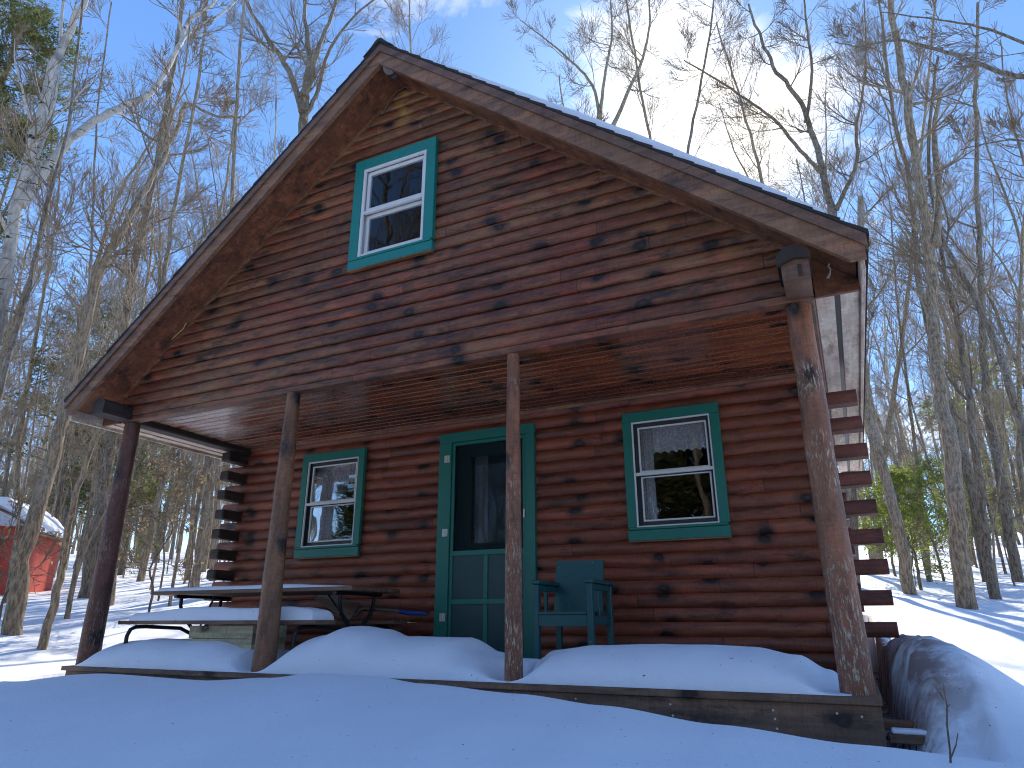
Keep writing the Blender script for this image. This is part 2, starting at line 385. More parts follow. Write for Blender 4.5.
def axis(lo, hi, a, b, fine, grow=1.13):
    xs = []; x = a
    while x <= b + 1e-6: xs.append(x); x += fine
    s = fine; x = xs[-1]
    while x < hi: s = min(s*grow, 15); x += s; xs.append(x)
    s = fine; x = a; L = []
    while x > lo: s = min(s*grow, 15); x -= s; L.append(x)
    return L[::-1] + xs
def build_ground():
    xs = axis(-260, 260, -1, 8.2, .045); ys = axis(-160, 330, -1.6, 3.6, .045)
    nx = len(xs); mb = MB()
    mb.v = [(x, y, ground(x, y)) for y in ys for x in xs]
    mb.f = [[j*nx+i, j*nx+i+1, (j+1)*nx+i+1, (j+1)*nx+i] for j in range(len(ys)-1) for i in range(nx-1)]
    mb.sm = [True] * len(mb.f)
    o = mb.build('snow_ground', M['ground']); tag(o, 'deep smooth snow covering the ground around the log cabin', 'snow', kind='structure')
build_ground()

# ------------------------------------------------------------------ cabin
cabin = empty('log_cabin', (0,0,0)); tag(cabin, 'red brown log cabin with covered porch, teal window trim and steep gable roof', 'cabin')
P = cabin
PW = .107; Z0 = .03
DOOR = (2.74, 3.61, -.2, 2.05)
WL = (.916, 1.743, .981, 2.081); WR = (4.519, 5.342, .981, 2.081); WG = (2.609, 3.462, 3.20, 4.305)
def inner(w): return (w[0]+.065, w[1]-.065, w[2]+.075, w[3]-.075)
def spans(x0, x1, zc, holes):
    sp = [(x0, x1)]
    for a, b, c, d in holes:
        if c < zc < d:
            n = []
            for p, q in sp:
                if b <= p or a >= q: n.append((p, q)); continue
                if a > p: n.append((p, a))
                if b < q: n.append((b, q))
            sp = n
    return sp
rng = random.Random(5)
def log_prof(y0, z0, p, bulge=.036, depth=.12, n=8):
    pr = [(y0 + depth, z0 + .001)]
    for i in range(n+1):
        t = i / n; pr.append((y0 - bulge * (math.sin(math.pi * (t*.94+.03)) ** .55), z0 + .001 + (p - .002) * t))
    pr.append((y0 + depth, z0 + p - .001)); return pr
# porch wall: D-shaped logs, cut at door and windows
mb = MB()
for i in range(-2, 21):
    z = i * PW + Z0; jit = rng.uniform(-.004, .004)
    for a, b in spans(0, W, z + PW/2, [DOOR, inner(WL), inner(WR)]):
        mb.prism(log_prof(D + jit, z, PW), 'x', a, b)
recalc(mb.build('porch_wall', M['log'], P))
# quarter-round under the porch ceiling
MB().prism([(D-.045,H-.03),(D-.05,H+.005),(D+.02,H+.005),(D+.02,H-.045)], 'x', .08, W-.08).build('ceiling_trim', M['bead'], P)
# side and rear walls
for sx, nm in ((0, 'side_wall'), (W, 'side_wall')):
    mb = MB(); s = -1 if sx == 0 else 1
    for i in range(-2, 21):
        z = i * PW + Z0
        pr = [(sx + s*(-.12), z+.001)] + [(sx + s * (.036 * math.sin(math.pi*(t/8*.94+.03))**.55), z+.001+(PW-.002)*t/8) for t in range(9)] + [(sx + s*(-.12), z+PW-.001)]
        mb.prism(pr, 'y', D + .13, YB)
    recalc(mb.build(nm, M['side'], P))
MB().box(.1, W-.1, YB-.12, YB, -.2, 2.25).prism([(-.0, 2.25), (W, 2.25), (W, roof_z(W)-.18), (XC, roof_z(XC)-.18), (0, roof_z(0)-.18)], 'y', YB-.1, YB-.002).build('rear_wall', M['side'], P)
# log ends at the two porch-wall corners
for i in range(20):
    z = i * PW + Z0
    if z > 2.1 or i == 0: continue
    if i % 2 == 0:                                   # wall logs running out sideways
        for x0, x1 in ((W + .0, 6.385), (-.28, 0)):
            mb = MB(); e = rng.uniform(-.006, .006)
            z0 = z
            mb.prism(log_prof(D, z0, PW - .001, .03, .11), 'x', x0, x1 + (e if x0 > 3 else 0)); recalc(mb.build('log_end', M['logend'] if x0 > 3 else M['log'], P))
            # far corners
            mb = MB(); mb.prism(log_prof(YB-.1, z0, PW - .001, .03, .11), 'x', max(x0, -.2), min(x1, 6.22)); recalc(mb.build('log_end', M['side'], P))
    else:                                            # side-wall logs running out forwards
        for x in (0, W):
            mb = MB(); y1 = D - (.30 if x == 0 else .22) + rng.uniform(-.01, .01)
            mb.bbox(x-.085 if x == 0 else x-.04, x+.045 if x == 0 else x+.045, y1, D + .128, z + .004, z + PW - .002, .012)
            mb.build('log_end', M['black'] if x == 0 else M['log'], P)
# plate beams
for x0, x1, nm in ((-.07, .075, 0), (W-.05, W+.085, 1)):
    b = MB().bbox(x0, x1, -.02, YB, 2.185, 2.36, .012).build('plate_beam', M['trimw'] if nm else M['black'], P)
    e = MB(); zt = 2.375 if nm else 2.35; zb = 2.20
    xa, xb = (x0 - .02, x1 - .005) if nm else (x0 - .02, x1)
    n = 7; prof = [(xa, zb)] + [(xa + (xb-xa)*t/n, zt - .035*(2*t/n-1)**2) for t in range(n+1)] + [(xb, zb)]
    e.prism(prof, 'y', -.33, -.045); o = recalc(e.build('beam_end', M['black'] if not nm else M['trimw'], b))
    if nm:
        c = MB(); prof = [(xa-.02, zt-.085), (xa-.015, zt-.02), (xa+.03, zt+.02), ((xa+xb)/2, zt+.03), (xb-.02, zt+.015), (xb+.015, zt-.03), (xb+.01, zt-.07), ((xa+xb)/2, zt-.055)]
        c.prism(prof, 'y', -.36, -.06); recalc(c.build('weathered_cap', M['black'], b))
        MB().box(xb-.062, xb-.04, -.334, -.1, zb+.01, zt-.09).build('split', M['black'], b)
# gable wall of lap siding
def xend(z, s):                                     # where the soffit line cuts height z
    return XC + s * ((6.5 - XC) + (2.36 - .162 - z) / SLOPE)
mb = MB(); GP = .107; ng = 27
for i in range(ng):
    z0 = H + i * GP
    if z0 > 5.0: break
    prof = [(.006, 0), (-.024, .002), (-.036, .013), (-.040, .035), (-.036, .062), (-.026, .086), (-.010, GP-.003), (.006, GP-.002), (0.02, GP-.001)]
    jit = rng.uniform(-.003, .003)
    holes = [inner(WG)]
    base = spans(-1, W + 1, z0 + GP/2, holes)
    for a, b in base:
        vs = []; n = len(prof)
        for side in (0, 1):
            for (yy, zz) in prof:
                z = z0 + zz
                x = (max(a, xend(z, -1), -.10) if side == 0 else min(b, xend(z, 1), W + .085))
                if side == 0 and x > XC + .0 and a < 0: x = XC
                if side == 1 and x < XC and b > W: x = XC
                vs.append((x, yy + jit, z))
        mb.add(vs, [list(range(n))[::-1], [n+k for k in range(n)]] + [[k, (k+1) % n, n+(k+1) % n, n+k] for k in range(n)])
gw = recalc(mb.build('gable_wall', M['gable'], P))
mb = MB()
for (x0, x1) in ((0, WG[0]+.06), (WG[1]-.06, W)):
    pr = [(x0, H+.03), (x1, H+.03), (x1, roof_z(x1)-.18)] + ([(XC, roof_z(XC)-.18)] if x0 < XC < x1 else []) + [(x0, roof_z(x0)-.18)]
    mb.prism(pr, 'y', .022, .06)
mb.box(WG[0]+.061, WG[1]-.061, .022, .06, H+.03, WG[2]+.07).prism([(WG[0]+.061, WG[3]-.07), (WG[1]-.061, WG[3]-.07), (WG[1]-.061, roof_z(WG[1])-.18), (XC, roof_z(XC)-.18), (WG[0]+.061, roof_z(WG[0])-.18)], 'y', .022, .06)
mb.build('gable_sheathing', M['dark'], P)
MB().bbox(-.08, W+.08, -.024, .07, H-.052, H-.001, .006).build('header_board', M['gable'], P)
# ceiling boards
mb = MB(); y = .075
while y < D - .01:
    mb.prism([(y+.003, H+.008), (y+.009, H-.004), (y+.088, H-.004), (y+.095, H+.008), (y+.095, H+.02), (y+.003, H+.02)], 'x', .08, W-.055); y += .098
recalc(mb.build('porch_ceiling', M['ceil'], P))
# ---- roof
roof = MB()
for s in (-1, 1):
    def X(x): return XC + s * (x - XC)
    top = lambda x: roof_z(x) - .03
    pts = [(X(XC), top(XC)), (X(6.45), top(6.45)), (X(6.45), top(6.45)-.03), (X(XC), top(XC)-.03)]
    roof.prism(pts, 'y', -.375, YB + .4)
roof = recalc(roof.build('roof', M['soffit'], P))
rng2 = random.Random(9)
for s in (-1, 1):
    def X(x): return XC + s * (x - XC)
    ct = 1 / math.sqrt(1 + SLOPE**2)
    # shingles, in courses
    mb = MB(); x = 6.495; L = .125
    while x > XC + .02:
        x2 = max(XC + .0, x - L)
        for (ya, yb2) in ((-.425, YB + .43),):
            th = .016
            pr = [(X(x), roof_z(x)-.028), (X(x2), roof_z(x2)-.028), (X(x2), roof_z(x2)-.012), (X(x), roof_z(x)+.001)]
            mb.prism(pr, 'y', ya + rng2.uniform(-.004, .004), yb2)
        x = x2
    recalc(mb.build('shingles', M['shingle'], roof))
    for y0, y1 in ((-.40, -.36), (YB+.385, YB+.41)):
        # rake board, bottom clipped level at the eave
        xb = XC + (6.5 - XC) + (2.36 - .24 - 2.215) / SLOPE
        pr = [(X(XC), roof_z(XC)-.106), (X(6.465), roof_z(6.465)-.106), (X(6.465), 2.215), (X(xb), 2.215), (X(XC), roof_z(XC)-.24)]
        recalc(MB().prism(pr, 'y', y0, y1 - .003).build('rake_board', M['rake'], roof))
        pr = [(X(XC), roof_z(XC)-.031), (X(6.48), roof_z(6.48)-.031), (X(6.48), roof_z(6.48)-.105), (X(XC), roof_z(XC)-.105)]
        recalc(MB().prism(pr, 'y', y0 - .018, y1 - .001).build('rake_trim', M['trimw'], roof))
    # sloping soffit between rake and gable
    pr = [(X(XC), roof_z(XC)-.145), (X(6.42), roof_z(6.42)-.145), (X(6.42), roof_z(6.42)-.16), (X(XC), roof_z(XC)-.16)]
    recalc(MB().prism(pr, 'y', -.362, -.004).build('rake_soffit', M['soffit'], roof))
    pr = [(X(XC), roof_z(XC)-.161), (X(6.18), roof_z(6.18)-.161), (X(6.18), roof_z(6.18)-.176), (X(XC), roof_z(XC)-.176)]
    recalc(MB().prism(pr, 'y', -.052, -.006).build('bead', M['bead'], roof))
    # eave fascia, boxed soffit with vent strip, return board
    MB().bbox(*sorted((X(6.431), X(6.455))), -.357, YB+.38, 2.165, 2.342, .003).build('fascia', M['pale'], roof)
    for a, b in ((6.186, 6.290), (6.322, 6.429)):
        MB().bbox(*sorted((X(a), X(b))), -.02, YB+.38, 2.192, 2.204, .002).build('eave_soffit', M['pale'], roof)
    MB().box(*sorted((X(6.291), X(6.321))), -.01, YB+.36, 2.2, 2.206).build('vent_strip', M['metal'], roof)
    xo = W + .088
    pr = [(X(xo), 2.188), (X(6.429), 2.188), (X(6.429), roof_z(6.429)-.165), (X(xo), roof_z(xo)-.165)]
    recalc(MB().prism(pr, 'y', -.05, -.022).build('eave_return', M['soffit'], roof))
pr = [(XC-.16, roof_z(XC-.16)+.004), (XC-.08, roof_z(XC-.08)+.012), (XC-.03, roof_z(XC)+.004), (XC, roof_z(XC)+.016), (XC+.03, roof_z(XC)+.004), (XC+.08, roof_z(XC+.08)+.012), (XC+.16, roof_z(XC+.16)+.004), (XC, roof_z(XC)-.012)]
recalc(MB().prism(pr, 'y', -.44, YB+.44).build('ridge_cap', M['shingle'], roof))
# ---- deck
mb = MB(); y = -.125
while y < D + .05: mb.bbox(-.1, 6.19, y, min(y+.135, D+.1), -.036, 0, .003); y += .14
dk = mb.build('porch_deck', M['deck'], P)
MB().bbox(3.57, 6.18, -.10, -.062, -.225, -.038, .004).build('rim_board', M['deck'], dk)
MB().bbox(-.09, 3.566, -.085, -.05, -.19, -.038, .004).build('rim_board', M['deck'], dk)
MB().bbox(6.14, 6.18, -.06, D, -.225, -.038, .004).build('rim_board', M['deck'], dk)
mb = MB()
for x, z in ((4.02,-.075),(4.6,-.07),(4.62,-.12),(5.15,-.075),(5.16,-.13),(5.68,-.08),(5.685,-.12),(5.69,-.165),(5.98,-.08),(6.09,-.09),(3.9,-.08)):
    mb.tube([(x,-.104,z),(x,-.099,z)], .006, 6)
mb.build('screw_heads', M['hinge'], dk)
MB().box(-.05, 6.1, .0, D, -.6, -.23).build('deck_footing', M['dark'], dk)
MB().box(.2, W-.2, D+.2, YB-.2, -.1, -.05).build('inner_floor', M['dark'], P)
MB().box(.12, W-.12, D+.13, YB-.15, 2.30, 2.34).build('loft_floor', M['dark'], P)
# ---- posts
def post(x, r0, r1, mat, z1, seed, y=0.0):
    mb = MB(); n = 20; m = 40; vs = []
    for j in range(m+1):
        t = j / m; z = -.03 + (z1 + .03) * t; r = r0 + (r1 - r0) * t
        cx = x + .006 * nz(t*2.5, seed); cy = y + .006 * nz(t*2.5, seed + 7)
        for k in range(n):
            a = 2*math.pi*k/n
            rr = r * (1 + .05 * nz(math.cos(a)*1.3 + seed, math.sin(a)*1.3, t*7, 3))
            vs.append((cx + rr*math.cos(a), cy + rr*math.sin(a), z))
    mb.add(vs, [[j*n+k, j*n+(k+1) % n, (j+1)*n+(k+1) % n, (j+1)*n+k] for j in range(m) for k in range(n)], True)
    mb.add(vs[-n:], [list(range(n))]); return mb.build('porch_post', mat, P)
def pxr(x, px): return px / 2 * (Vector((x, 0, .2)) - CAM).dot(FW) / F
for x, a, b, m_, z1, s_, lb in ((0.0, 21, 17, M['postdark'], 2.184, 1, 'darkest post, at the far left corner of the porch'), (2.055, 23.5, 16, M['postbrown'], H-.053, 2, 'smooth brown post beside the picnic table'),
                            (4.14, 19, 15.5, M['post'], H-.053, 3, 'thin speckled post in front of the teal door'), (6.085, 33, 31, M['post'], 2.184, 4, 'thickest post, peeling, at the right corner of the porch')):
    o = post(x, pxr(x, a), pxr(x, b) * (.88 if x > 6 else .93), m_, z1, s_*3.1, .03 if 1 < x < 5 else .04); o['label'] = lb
# ---- windows
def window(w, y, label, gable=False, curt=None):
    x0, x1, z0, z1 = w; teal = M['teal2'] if gable else M['teal']
    ts, tt, tb = (.095, .10, .105) if gable else (.077, .088, .108)
    mb = MB(); yf = y - .050; yb = y - .005
    r = MB()
    a0, a1, b0, b1 = x0+ts, x1-ts, z0+tb, z1-tt
    r.bbox(x0, x1, yf, yb, b1, z1, .003); r.bbox(x0, a0-.001, yf, yb, b0+.001, b1-.001, .003); r.bbox(a1+.001, x1, yf, yb, b0+.001, b1-.001, .003)
    r.bbox(x0, x1, yf, yb, z0, b0-.022, .003); r.bbox(x0+.012, x1-.012, yf-.008, yb, b0-.020, b0, .003)
    win = r.build('window', teal, P); win['label'] = label
    MB().box(x0+.002, x1-.002, yf+.006, yb-.002, z0-.009, z0-.001).build('sill_edge', M['bead'], win)
    yj = y + (.055 if not gable else .05)
    # jamb
    j = MB(); j.box(a0-.02, a0-.001, yb+.001, yj+.05, b0-.02, b1+.02).box(a1+.001, a1+.02, yb+.001, yj+.05, b0-.02, b1+.02)
    j.box(a0, a1, yb+.001, yj+.05, b1+.001, b1+.02).box(a0, a1, yb+.001, yj+.05, b0-.02, b0-.001)
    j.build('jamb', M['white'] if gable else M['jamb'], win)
    fw = .026 if gable else .013
    f = MB(); yy0, yy1 = yf + .006, yf + .026
    f.bbox(a0, a0+fw, yy0, yy1, b0, b1, .002); f.bbox(a1-fw, a1, yy0, yy1, b0, b1, .002); f.bbox(a0+fw, a1-fw, yy0, yy1, b1-fw, b1, .002); f.bbox(a0+fw, a1-fw, yy0, yy1, b0, b0+fw, .002)
    f.build('frame', M['white'], win)
    mid = b0 + (b1-b0) * .492
    MB().bbox(a0+fw, a1-fw, yy0+.002, yy1+.008, mid-.012, mid+.014, .002).build('meeting_rail', M['white'], win)
    sw = .032 if gable else .014; gap = .02 if gable else .035
    for (lo, hi, yo) in ((mid+.016, b1-gap-.012, .010), (b0+gap+.016, mid-.014, .030)):
        s = MB(); y0_, y1_ = yf + .02 + yo, yf + .04 + yo
        c0, c1 = a0+gap+.012, a1-gap
        s.bbox(c0, c0+sw, y0_, y1_, lo, hi, .002); s.bbox(c1-sw, c1, y0_, y1_, lo, hi, .002); s.bbox(c0+sw, c1-sw, y0_, y1_, hi-sw, hi, .002); s.bbox(c0+sw, c1-sw, y0_, y1_, lo, lo+sw, .002)
        s.build('sash', M['white'], win)
        MB().box(c0+sw-.004, c1-sw+.004, y0_+.008, y0_+.012, lo+sw-.004, hi-sw+.004).build('pane', M['glass'], win)
        # dark stiles around the sash
        d = MB(); d.box(a0+.001, c0-.001, y1_-.004, y1_, lo, hi).box(c1+.001, a1-.001, y1_-.004, y1_, lo, hi).box(a0+.001, a1-.001, y1_-.003, y1_+.002, hi+.001, hi+gap).box(a0+.001, a1-.001, y1_-.003, y1_+.002, lo-gap, lo-.001)
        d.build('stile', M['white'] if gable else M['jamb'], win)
    if curt is not None:
        for (cx0, cx1, cz0, cz1, sd) in curt:
            c = MB(); n = 50; vs = []
            for t in range(n+1):
                xx = a0 + (a1-a0) * (cx0 + (cx1-cx0)*t/n); q = (b1-b0)
                yw = yj + .035 + .013*math.sin(t*.95 + sd) + .006*math.sin(t*2.3)
                zz = b0 + q*cz0 + .018*abs(math.sin(t*.5+sd))
                vs += [(xx, yw, zz), (xx, yw + .004, b0 + q*cz1)]
            c.add(vs, [[2*i, 2*i+2, 2*i+3, 2*i+1] for i in range(n)], True); c.build('curtain', M['curtain'], win)
    return win
window(WL, D-.036, 'left teal framed porch window with lace curtain', curt=[(0, .42, .0, 1, 0), (.42, 1, .72, 1, 2)])
window(WR, D-.036, 'right teal framed porch window with short lace valance', curt=[(0, .22, .0, 1, 1), (.22, 1, .70, 1, 3)])
window(WG, -.03, 'bright teal framed white sash window high in the gable', gable=True)
# ---- door
yt = D - .036
t = MB(); t.bbox(2.605, 3.626, yt-.030, yt+.03, 2.033, 2.128, .003); t.bbox(2.605, 2.742, yt-.030, yt+.03, .0, 2.032, .003); t.bbox(3.536, 3.626, yt-.030, yt+.03, .0, 2.032, .003)
door = t.build('door_frame', M['teal'], P)
leaf_ = MB(); yd = D + .045
leaf_.bbox(2.745, 3.533, yd, yd+.04, 1.90, 2.028, .003).bbox(2.745, 2.90, yd, yd+.04, 1.05, 1.898, .003).bbox(3.38, 3.533, yd, yd+.04, 1.05, 1.898, .003).bbox(2.745, 3.533, yd, yd+.04, .0, 1.048, .003)
fr = 1.05
leaf_.bbox(2.885, 2.912, yd-.012, yd-.001, 1.035, 1.912, .004).bbox(3.368, 3.395, yd-.012, yd-.001, 1.035, 1.912, .004).bbox(2.913, 3.367, yd-.012, yd-.001, 1.886, 1.912, .004).bbox(2.913, 3.367, yd-.012, yd-.001, 1.035, 1.061, .004)
do = leaf_.build('door', M['tealdark'], P); do['label'] = 'dark teal door with a glazed upper half'
MB().box(2.90, 3.38, yd+.012, yd+.018, 1.05, 1.90).build('pane', M['glass'], do)
c = MB(); n = 40; vs = []
for i in range(n+1):
    xx = 2.9 + .48*i/n; vs += [(xx, yd+.09+.012*math.sin(i*1.1), 1.02), (xx, yd+.09, 1.93)]
c.add([v for i, v in enumerate(vs) if i//2 < 13], [[2*i, 2*i+2, 2*i+3, 2*i+1] for i in range(12)], True); c.build('curtain', M['curtain'], do)
sd = MB(); ys = yt - .012
sd.bbox(2.745, 2.775, ys, ys+.022, .03, 2.03, .002).bbox(3.50, 3.533, ys, ys+.022, .03, 2.03, .002).bbox(2.776, 3.499, ys, ys+.022, 2.0, 2.03, .002)
sd.bbox(2.776, 3.499, ys, ys+.022, .945, .99, .002).bbox(2.776, 3.499, ys, ys+.022, .515, .56, .002).bbox(2.776, 3.499, ys, ys+.022, .03, .12, .002)
sd.bbox(3.105, 3.145, ys, ys+.022, .561, .944, .002).bbox(3.105, 3.145, ys, ys+.022, .121, .514, .002)
so = sd.build('screen_door', M['teal'], P)
MB().box(2.776, 3.499, ys+.012, ys+.018, .10, .96).build('screen_panel', M['tealdark'], so)
MB().box(2.776, 3.499, ys+.013, ys+.014, .991, 1.999).build('screen_mesh', M['mesh'], so)
MB().bbox(3.515, 3.53, ys-.03, ys-.002, 1.25, 1.33, .003).build('handle', M['hinge'], so)
for z in (1.87, 1.16, .405):
    MB().bbox(2.668, 2.698, yt-.036, yt-.031, z-.035, z+.035, .001).bbox(2.702, 2.728, yt-.036, yt-.031, z-.035, z+.035, .001).tube([(2.70, yt-.038, z-.036), (2.70, yt-.038, z+.036)], .005, 8).build('hinge', M['hinge'], do)

for o in (door, do, so): o.location = (.038, 0, -.012)
# ---- things on the cabin
lamp = empty('floodlight', (XC, -.3, 5.005)); tag(lamp, 'small round grey floodlight tucked under the ridge of the gable', 'lamp')
MB().tube([(.05,.0,-.01),(.06,-.03,-.035),(.07,-.06,-.07)], [.02,.045,.05], 14).build('lamp_head', M['lampgrey'], lamp)
MB().tube([(.05,0,.0),(.03,.05,.03),(.0,.1,.05)], .012, 8).tube([(0,.1,.05),(.0,.13,.05)], .04, 12).build('bracket', M['lampgrey'], lamp)
cd_ = MB(); cd_.tube([(3.05,-.08,5.03),(3.09,-.06,5.00),(3.13,-.06,4.96),(3.10,-.06,5.0),(3.0,-.06,4.98),(2.92,-.06,4.90),(2.86,-.06,4.78)], .007, 6)
tag(cd_.build('cable', M['trimw']), 'loose brown cable arching under the gable peak', 'cable')
tw = MB(); ps = [at(192, 316, 1), at(187, 322, 1), at(183, 329, 1), at(172, 339, 1), at(162, 348, 1)]
def onplane(p, y): d = p - CAM; return CAM + d * ((y - CAM.y) / d.y)
tw.tube([onplane(p, -.07) for p in ps], .007, 6)
tag(tw.build('cord', M['wire']), 'straw coloured cord dangling against the siding near the left rake', 'cord')
tag(MB().tube([(6.285,-.075,2.31),(6.292,-.08,2.335),(6.283,-.085,2.36),(6.292,-.08,2.375)], .005, 6).tube([(6.285,-.075,2.31),(6.27,-.08,2.285)], .009, 6).build('cocoon', simple('pale cocoon', (.5,.45,.38), .8)), 'tiny pale cocoon stuck to the right eave return board', 'cocoon')

# ------------------------------------------------------------------ snow lying on things
def snow_sheet(name, x0, x1, y0, y1, hfun, z0, label, group, nx=90, ny=36, cat='snow'):
    mb = MB(); vs = []
    for j in range(ny+1):
        for i in range(nx+1):
            a, b = i/nx, j/ny
            # crowd rows towards the edges so that they round over
            a = .5 - .5*math.cos(math.pi*a) if 1 else a; b = .5 - .5*math.cos(math.pi*b)
            x = x0 + (x1-x0)*a; y = y0 + (y1-y0)*b
            e = min(1, min(a*(x1-x0), (1-a)*(x1-x0), b*(y1-y0)*(4 if cat == 'drift' else 1), (1-b)*(y1-y0)) / .05)
            e = math.sqrt(max(0, 1-(1-e)**2))
            vs.append((x, y, z0 + hfun(x, y) * e))
    n = nx + 1
    mb.add(vs, [[j*n+i, j*n+i+1, (j+1)*n+i+1, (j+1)*n+i] for j in range(ny) for i in range(nx)], True)
    o = mb.build(name, M['snow']); return tag(o, label, cat, group)
POSTS = [(0, .10), (2.055, .11), (4.14, .10), (6.085, .14)]
def deck_h(tab, px=None):
    def f(x, y):
        h = lerp(tab, x)
        t = (y + .12)
        h *= math.sqrt(max(0, 1 - (1 - t/.40)**2)) ** .9 if t < .40 else 1 - .75 * sst(.5, 1.15, t)
        for p, r in POSTS:
            d = math.hypot(x - p, y - .03); h *= sst(r*.75, r*2.6, d) if y < .25 or abs(x-p) > .0 else 1
        return max(.003, h + .012*nz(x*2.2, y*2.2, 4) * min(1, h*8))
    return f
snow_sheet('snow_drift', .06, 2.03, -.115, 1.15, deck_h([(.0,.10),(.25,.19),(.6,.215),(1.4,.205),(1.75,.15),(2.03,.03)]), .002, 'low flat snow drift on the deck between the two left posts', 'snow drifts on the porch deck', cat='drift')
snow_sheet('snow_drift', 2.04, 4.16, -.115, 1.15, deck_h([(2.04,.03),(2.25,.19),(2.45,.265),(2.68,.325),(2.9,.30),(3.1,.25),(3.35,.25),(3.62,.245),(3.8,.16),(3.95,.12),(4.2,.11)]), .002, 'tallest humped snow drift on the deck in front of the door', 'snow drifts on the porch deck', nx=120, cat='drift')
snow_sheet('snow_drift', 4.17, 6.06, -.115, 1.05, deck_h([(4.17,.10),(4.35,.17),(4.6,.20),(5.2,.22),(5.55,.205),(5.8,.17),(5.95,.09),(6.06,.02)]), .002, 'long smooth snow drift on the deck in front of the chair and right window', 'snow drifts on the porch deck', cat='drift')
# roof snow on the two slopes
for s, lab in ((1, 'thin snow sheet along the right roof slope'), (-1, 'thin snow sheet on the left roof slope of the cabin')):
    mb = MB(); nx, ny = 70, 90; vs = []
    for j in range(ny+1):
        for i in range(nx+1):
            a, b = i/nx, .5 - .5*math.cos(math.pi*j/ny)
            xo = 3.34 if s == 1 else 3.75
            y = -.40 + (YB+.78) * b
            x = xo + (6.33 - xo) * a
            e = math.sqrt(max(0, 1 - (1 - min(1, min(a*2.9, (1-a)*2.9, b*8.6/ .7, (1-b)*8.6) / .06))**2))
            setb = .025 + .02*nz(x*1.7, 5+s) + (.2 if s < 0 else 0)
            yy = y if b > .02 else y + setb * (1 - b/.02)
            th = (.085 * sst(0, .25, a+.03) + .02*nz(x*1.1, y*1.1, 3)) * (1 - .35*sst(.8, 1, a)) * (1 if s > 0 else .45)
            vs.append((XC + s*(x-XC), yy, roof_z(x) + .003 + th*e))
    n = nx+1
    mb.add(vs, [[j*n+i, j*n+i+1, (j+1)*n+i+1, (j+1)*n+i] for j in range(ny) for i in range(nx)], True)
    o = mb.build('roof_snow', M['snow']); tag(o, lab, 'snow', 'snow on the cabin roof')

# ------------------------------------------------------------------ picnic table
tb = empty('picnic_table', (1.22, .85, 0)); tag(tb, 'brown plank picnic table with attached benches and black tube legs, on the porch', 'table')
TB = Vector((1.22, .85, 0))
def rel(mb): mb.v = [(a-TB.x, b-TB.y, c-TB.z) for a, b, c in mb.v]; return mb
mb = MB()
for k in range(4): mb.bbox(.03, 2.41, .55+k*.178, .55+k*.178+.172, .600, .634, .004)
rel(mb).build('tabletop', M['table'], tb)
for y0, y1 in ((.14, .38), (1.15, 1.38)):
    rel(MB().bbox(.16, 2.42, y0, (y0+y1)/2-.003, .335, .367, .004).bbox(.16, 2.42, (y0+y1)/2+.003, y1, .335, .367, .004)).build('bench', M['table'], tb)
for x in (.32, 2.22):
    mb = MB()
    for s in (-1, 1):
        yc = .88
        mb.tube([(x, yc+s*.30, .585), (x, yc+s*.18, .585)], .017, 8)
        mb.tube([(x, yc+s*.24, .585), (x, yc+s*.235, .50), (x, yc+s*.20, .42), (x, yc+s*.06, .29), (x, yc+s*.025, .22), (x, yc-s*.1, .02)], .017, 8)
        yb_ = .26 if s < 0 else 1.27
        mb.tube([(x, yc+s*.05, .24), (x, yc+s*.20, .30), (x, yb_-s*.05, .317), (x, yb_+s*.05, .315), (x, yb_+s*.10, .295), (x, yb_+s*.125, .24), (x, yb_+s*.125, .02)], .017, 8)
        mb.tube([(x, yc+s*.02, .2), (x, yc+s*.33, .02), (x, yc+s*.42, .015)], .017, 8)
    mb.bbox(x-.022, x+.022, .57, 1.22, .572, .598, .003)
    rel(mb).build('leg_frame', M['metal'], tb)
    s = 1 if x < 1 else -1
    rel(MB().tube([(x, .88, .26), (x+s*.26, .80, .585)], .009, 6)).build('brace', M['metal'], tb)
snow_sheet('snow_cover', .08, 2.26, .552, 1.2, lambda x, y: .036 * (1 - sst(1.6, 2.3, x)*.7) + .006*nz(x*2, y*3), .634, 'thin snow layer on top of the picnic table', 'snow on the picnic table', 60, 20)
snow_sheet('snow_cover', .30, 2.38, .142, .40, lambda x, y: .098 * (.7+.3*sst(.34, .9, x)) * (1-.25*sst(2.1,2.45,x)) + .012*nz(x*2.2, y*3, 6), .367, 'thick rounded snow layer on the front bench of the picnic table', 'snow on the picnic table', 80, 24)
# wooden box
bx = empty('wooden_box', (1.38, .38, 0)); tag(bx, 'weathered greenish grey plank box standing under the front bench', 'box')
for nm, (a0, a1, b0, b1) in (('front_panel', (-.36, .36, -.19, -.168)), ('rear_panel', (-.36, .36, .168, .19))):
    mb = MB()
    for k in range(3): mb.bbox(a0, a1, b0, b1, .02 + k*.103, .02 + k*.103 + .1, .003)
    mb.build(nm, M['grey'], bx)
for s in (-1, 1):
    mb = MB()
    for k in range(3): mb.bbox(*sorted((s*.338, s*.36)), -.166, .166, .02 + k*.103, .12 + k*.103, .003)
    mb.build('side_panel', M['grey'], bx)
MB().bbox(-.33, .33, -.16, .16, .02, .04, .003).build('bottom', M['grey'], bx)
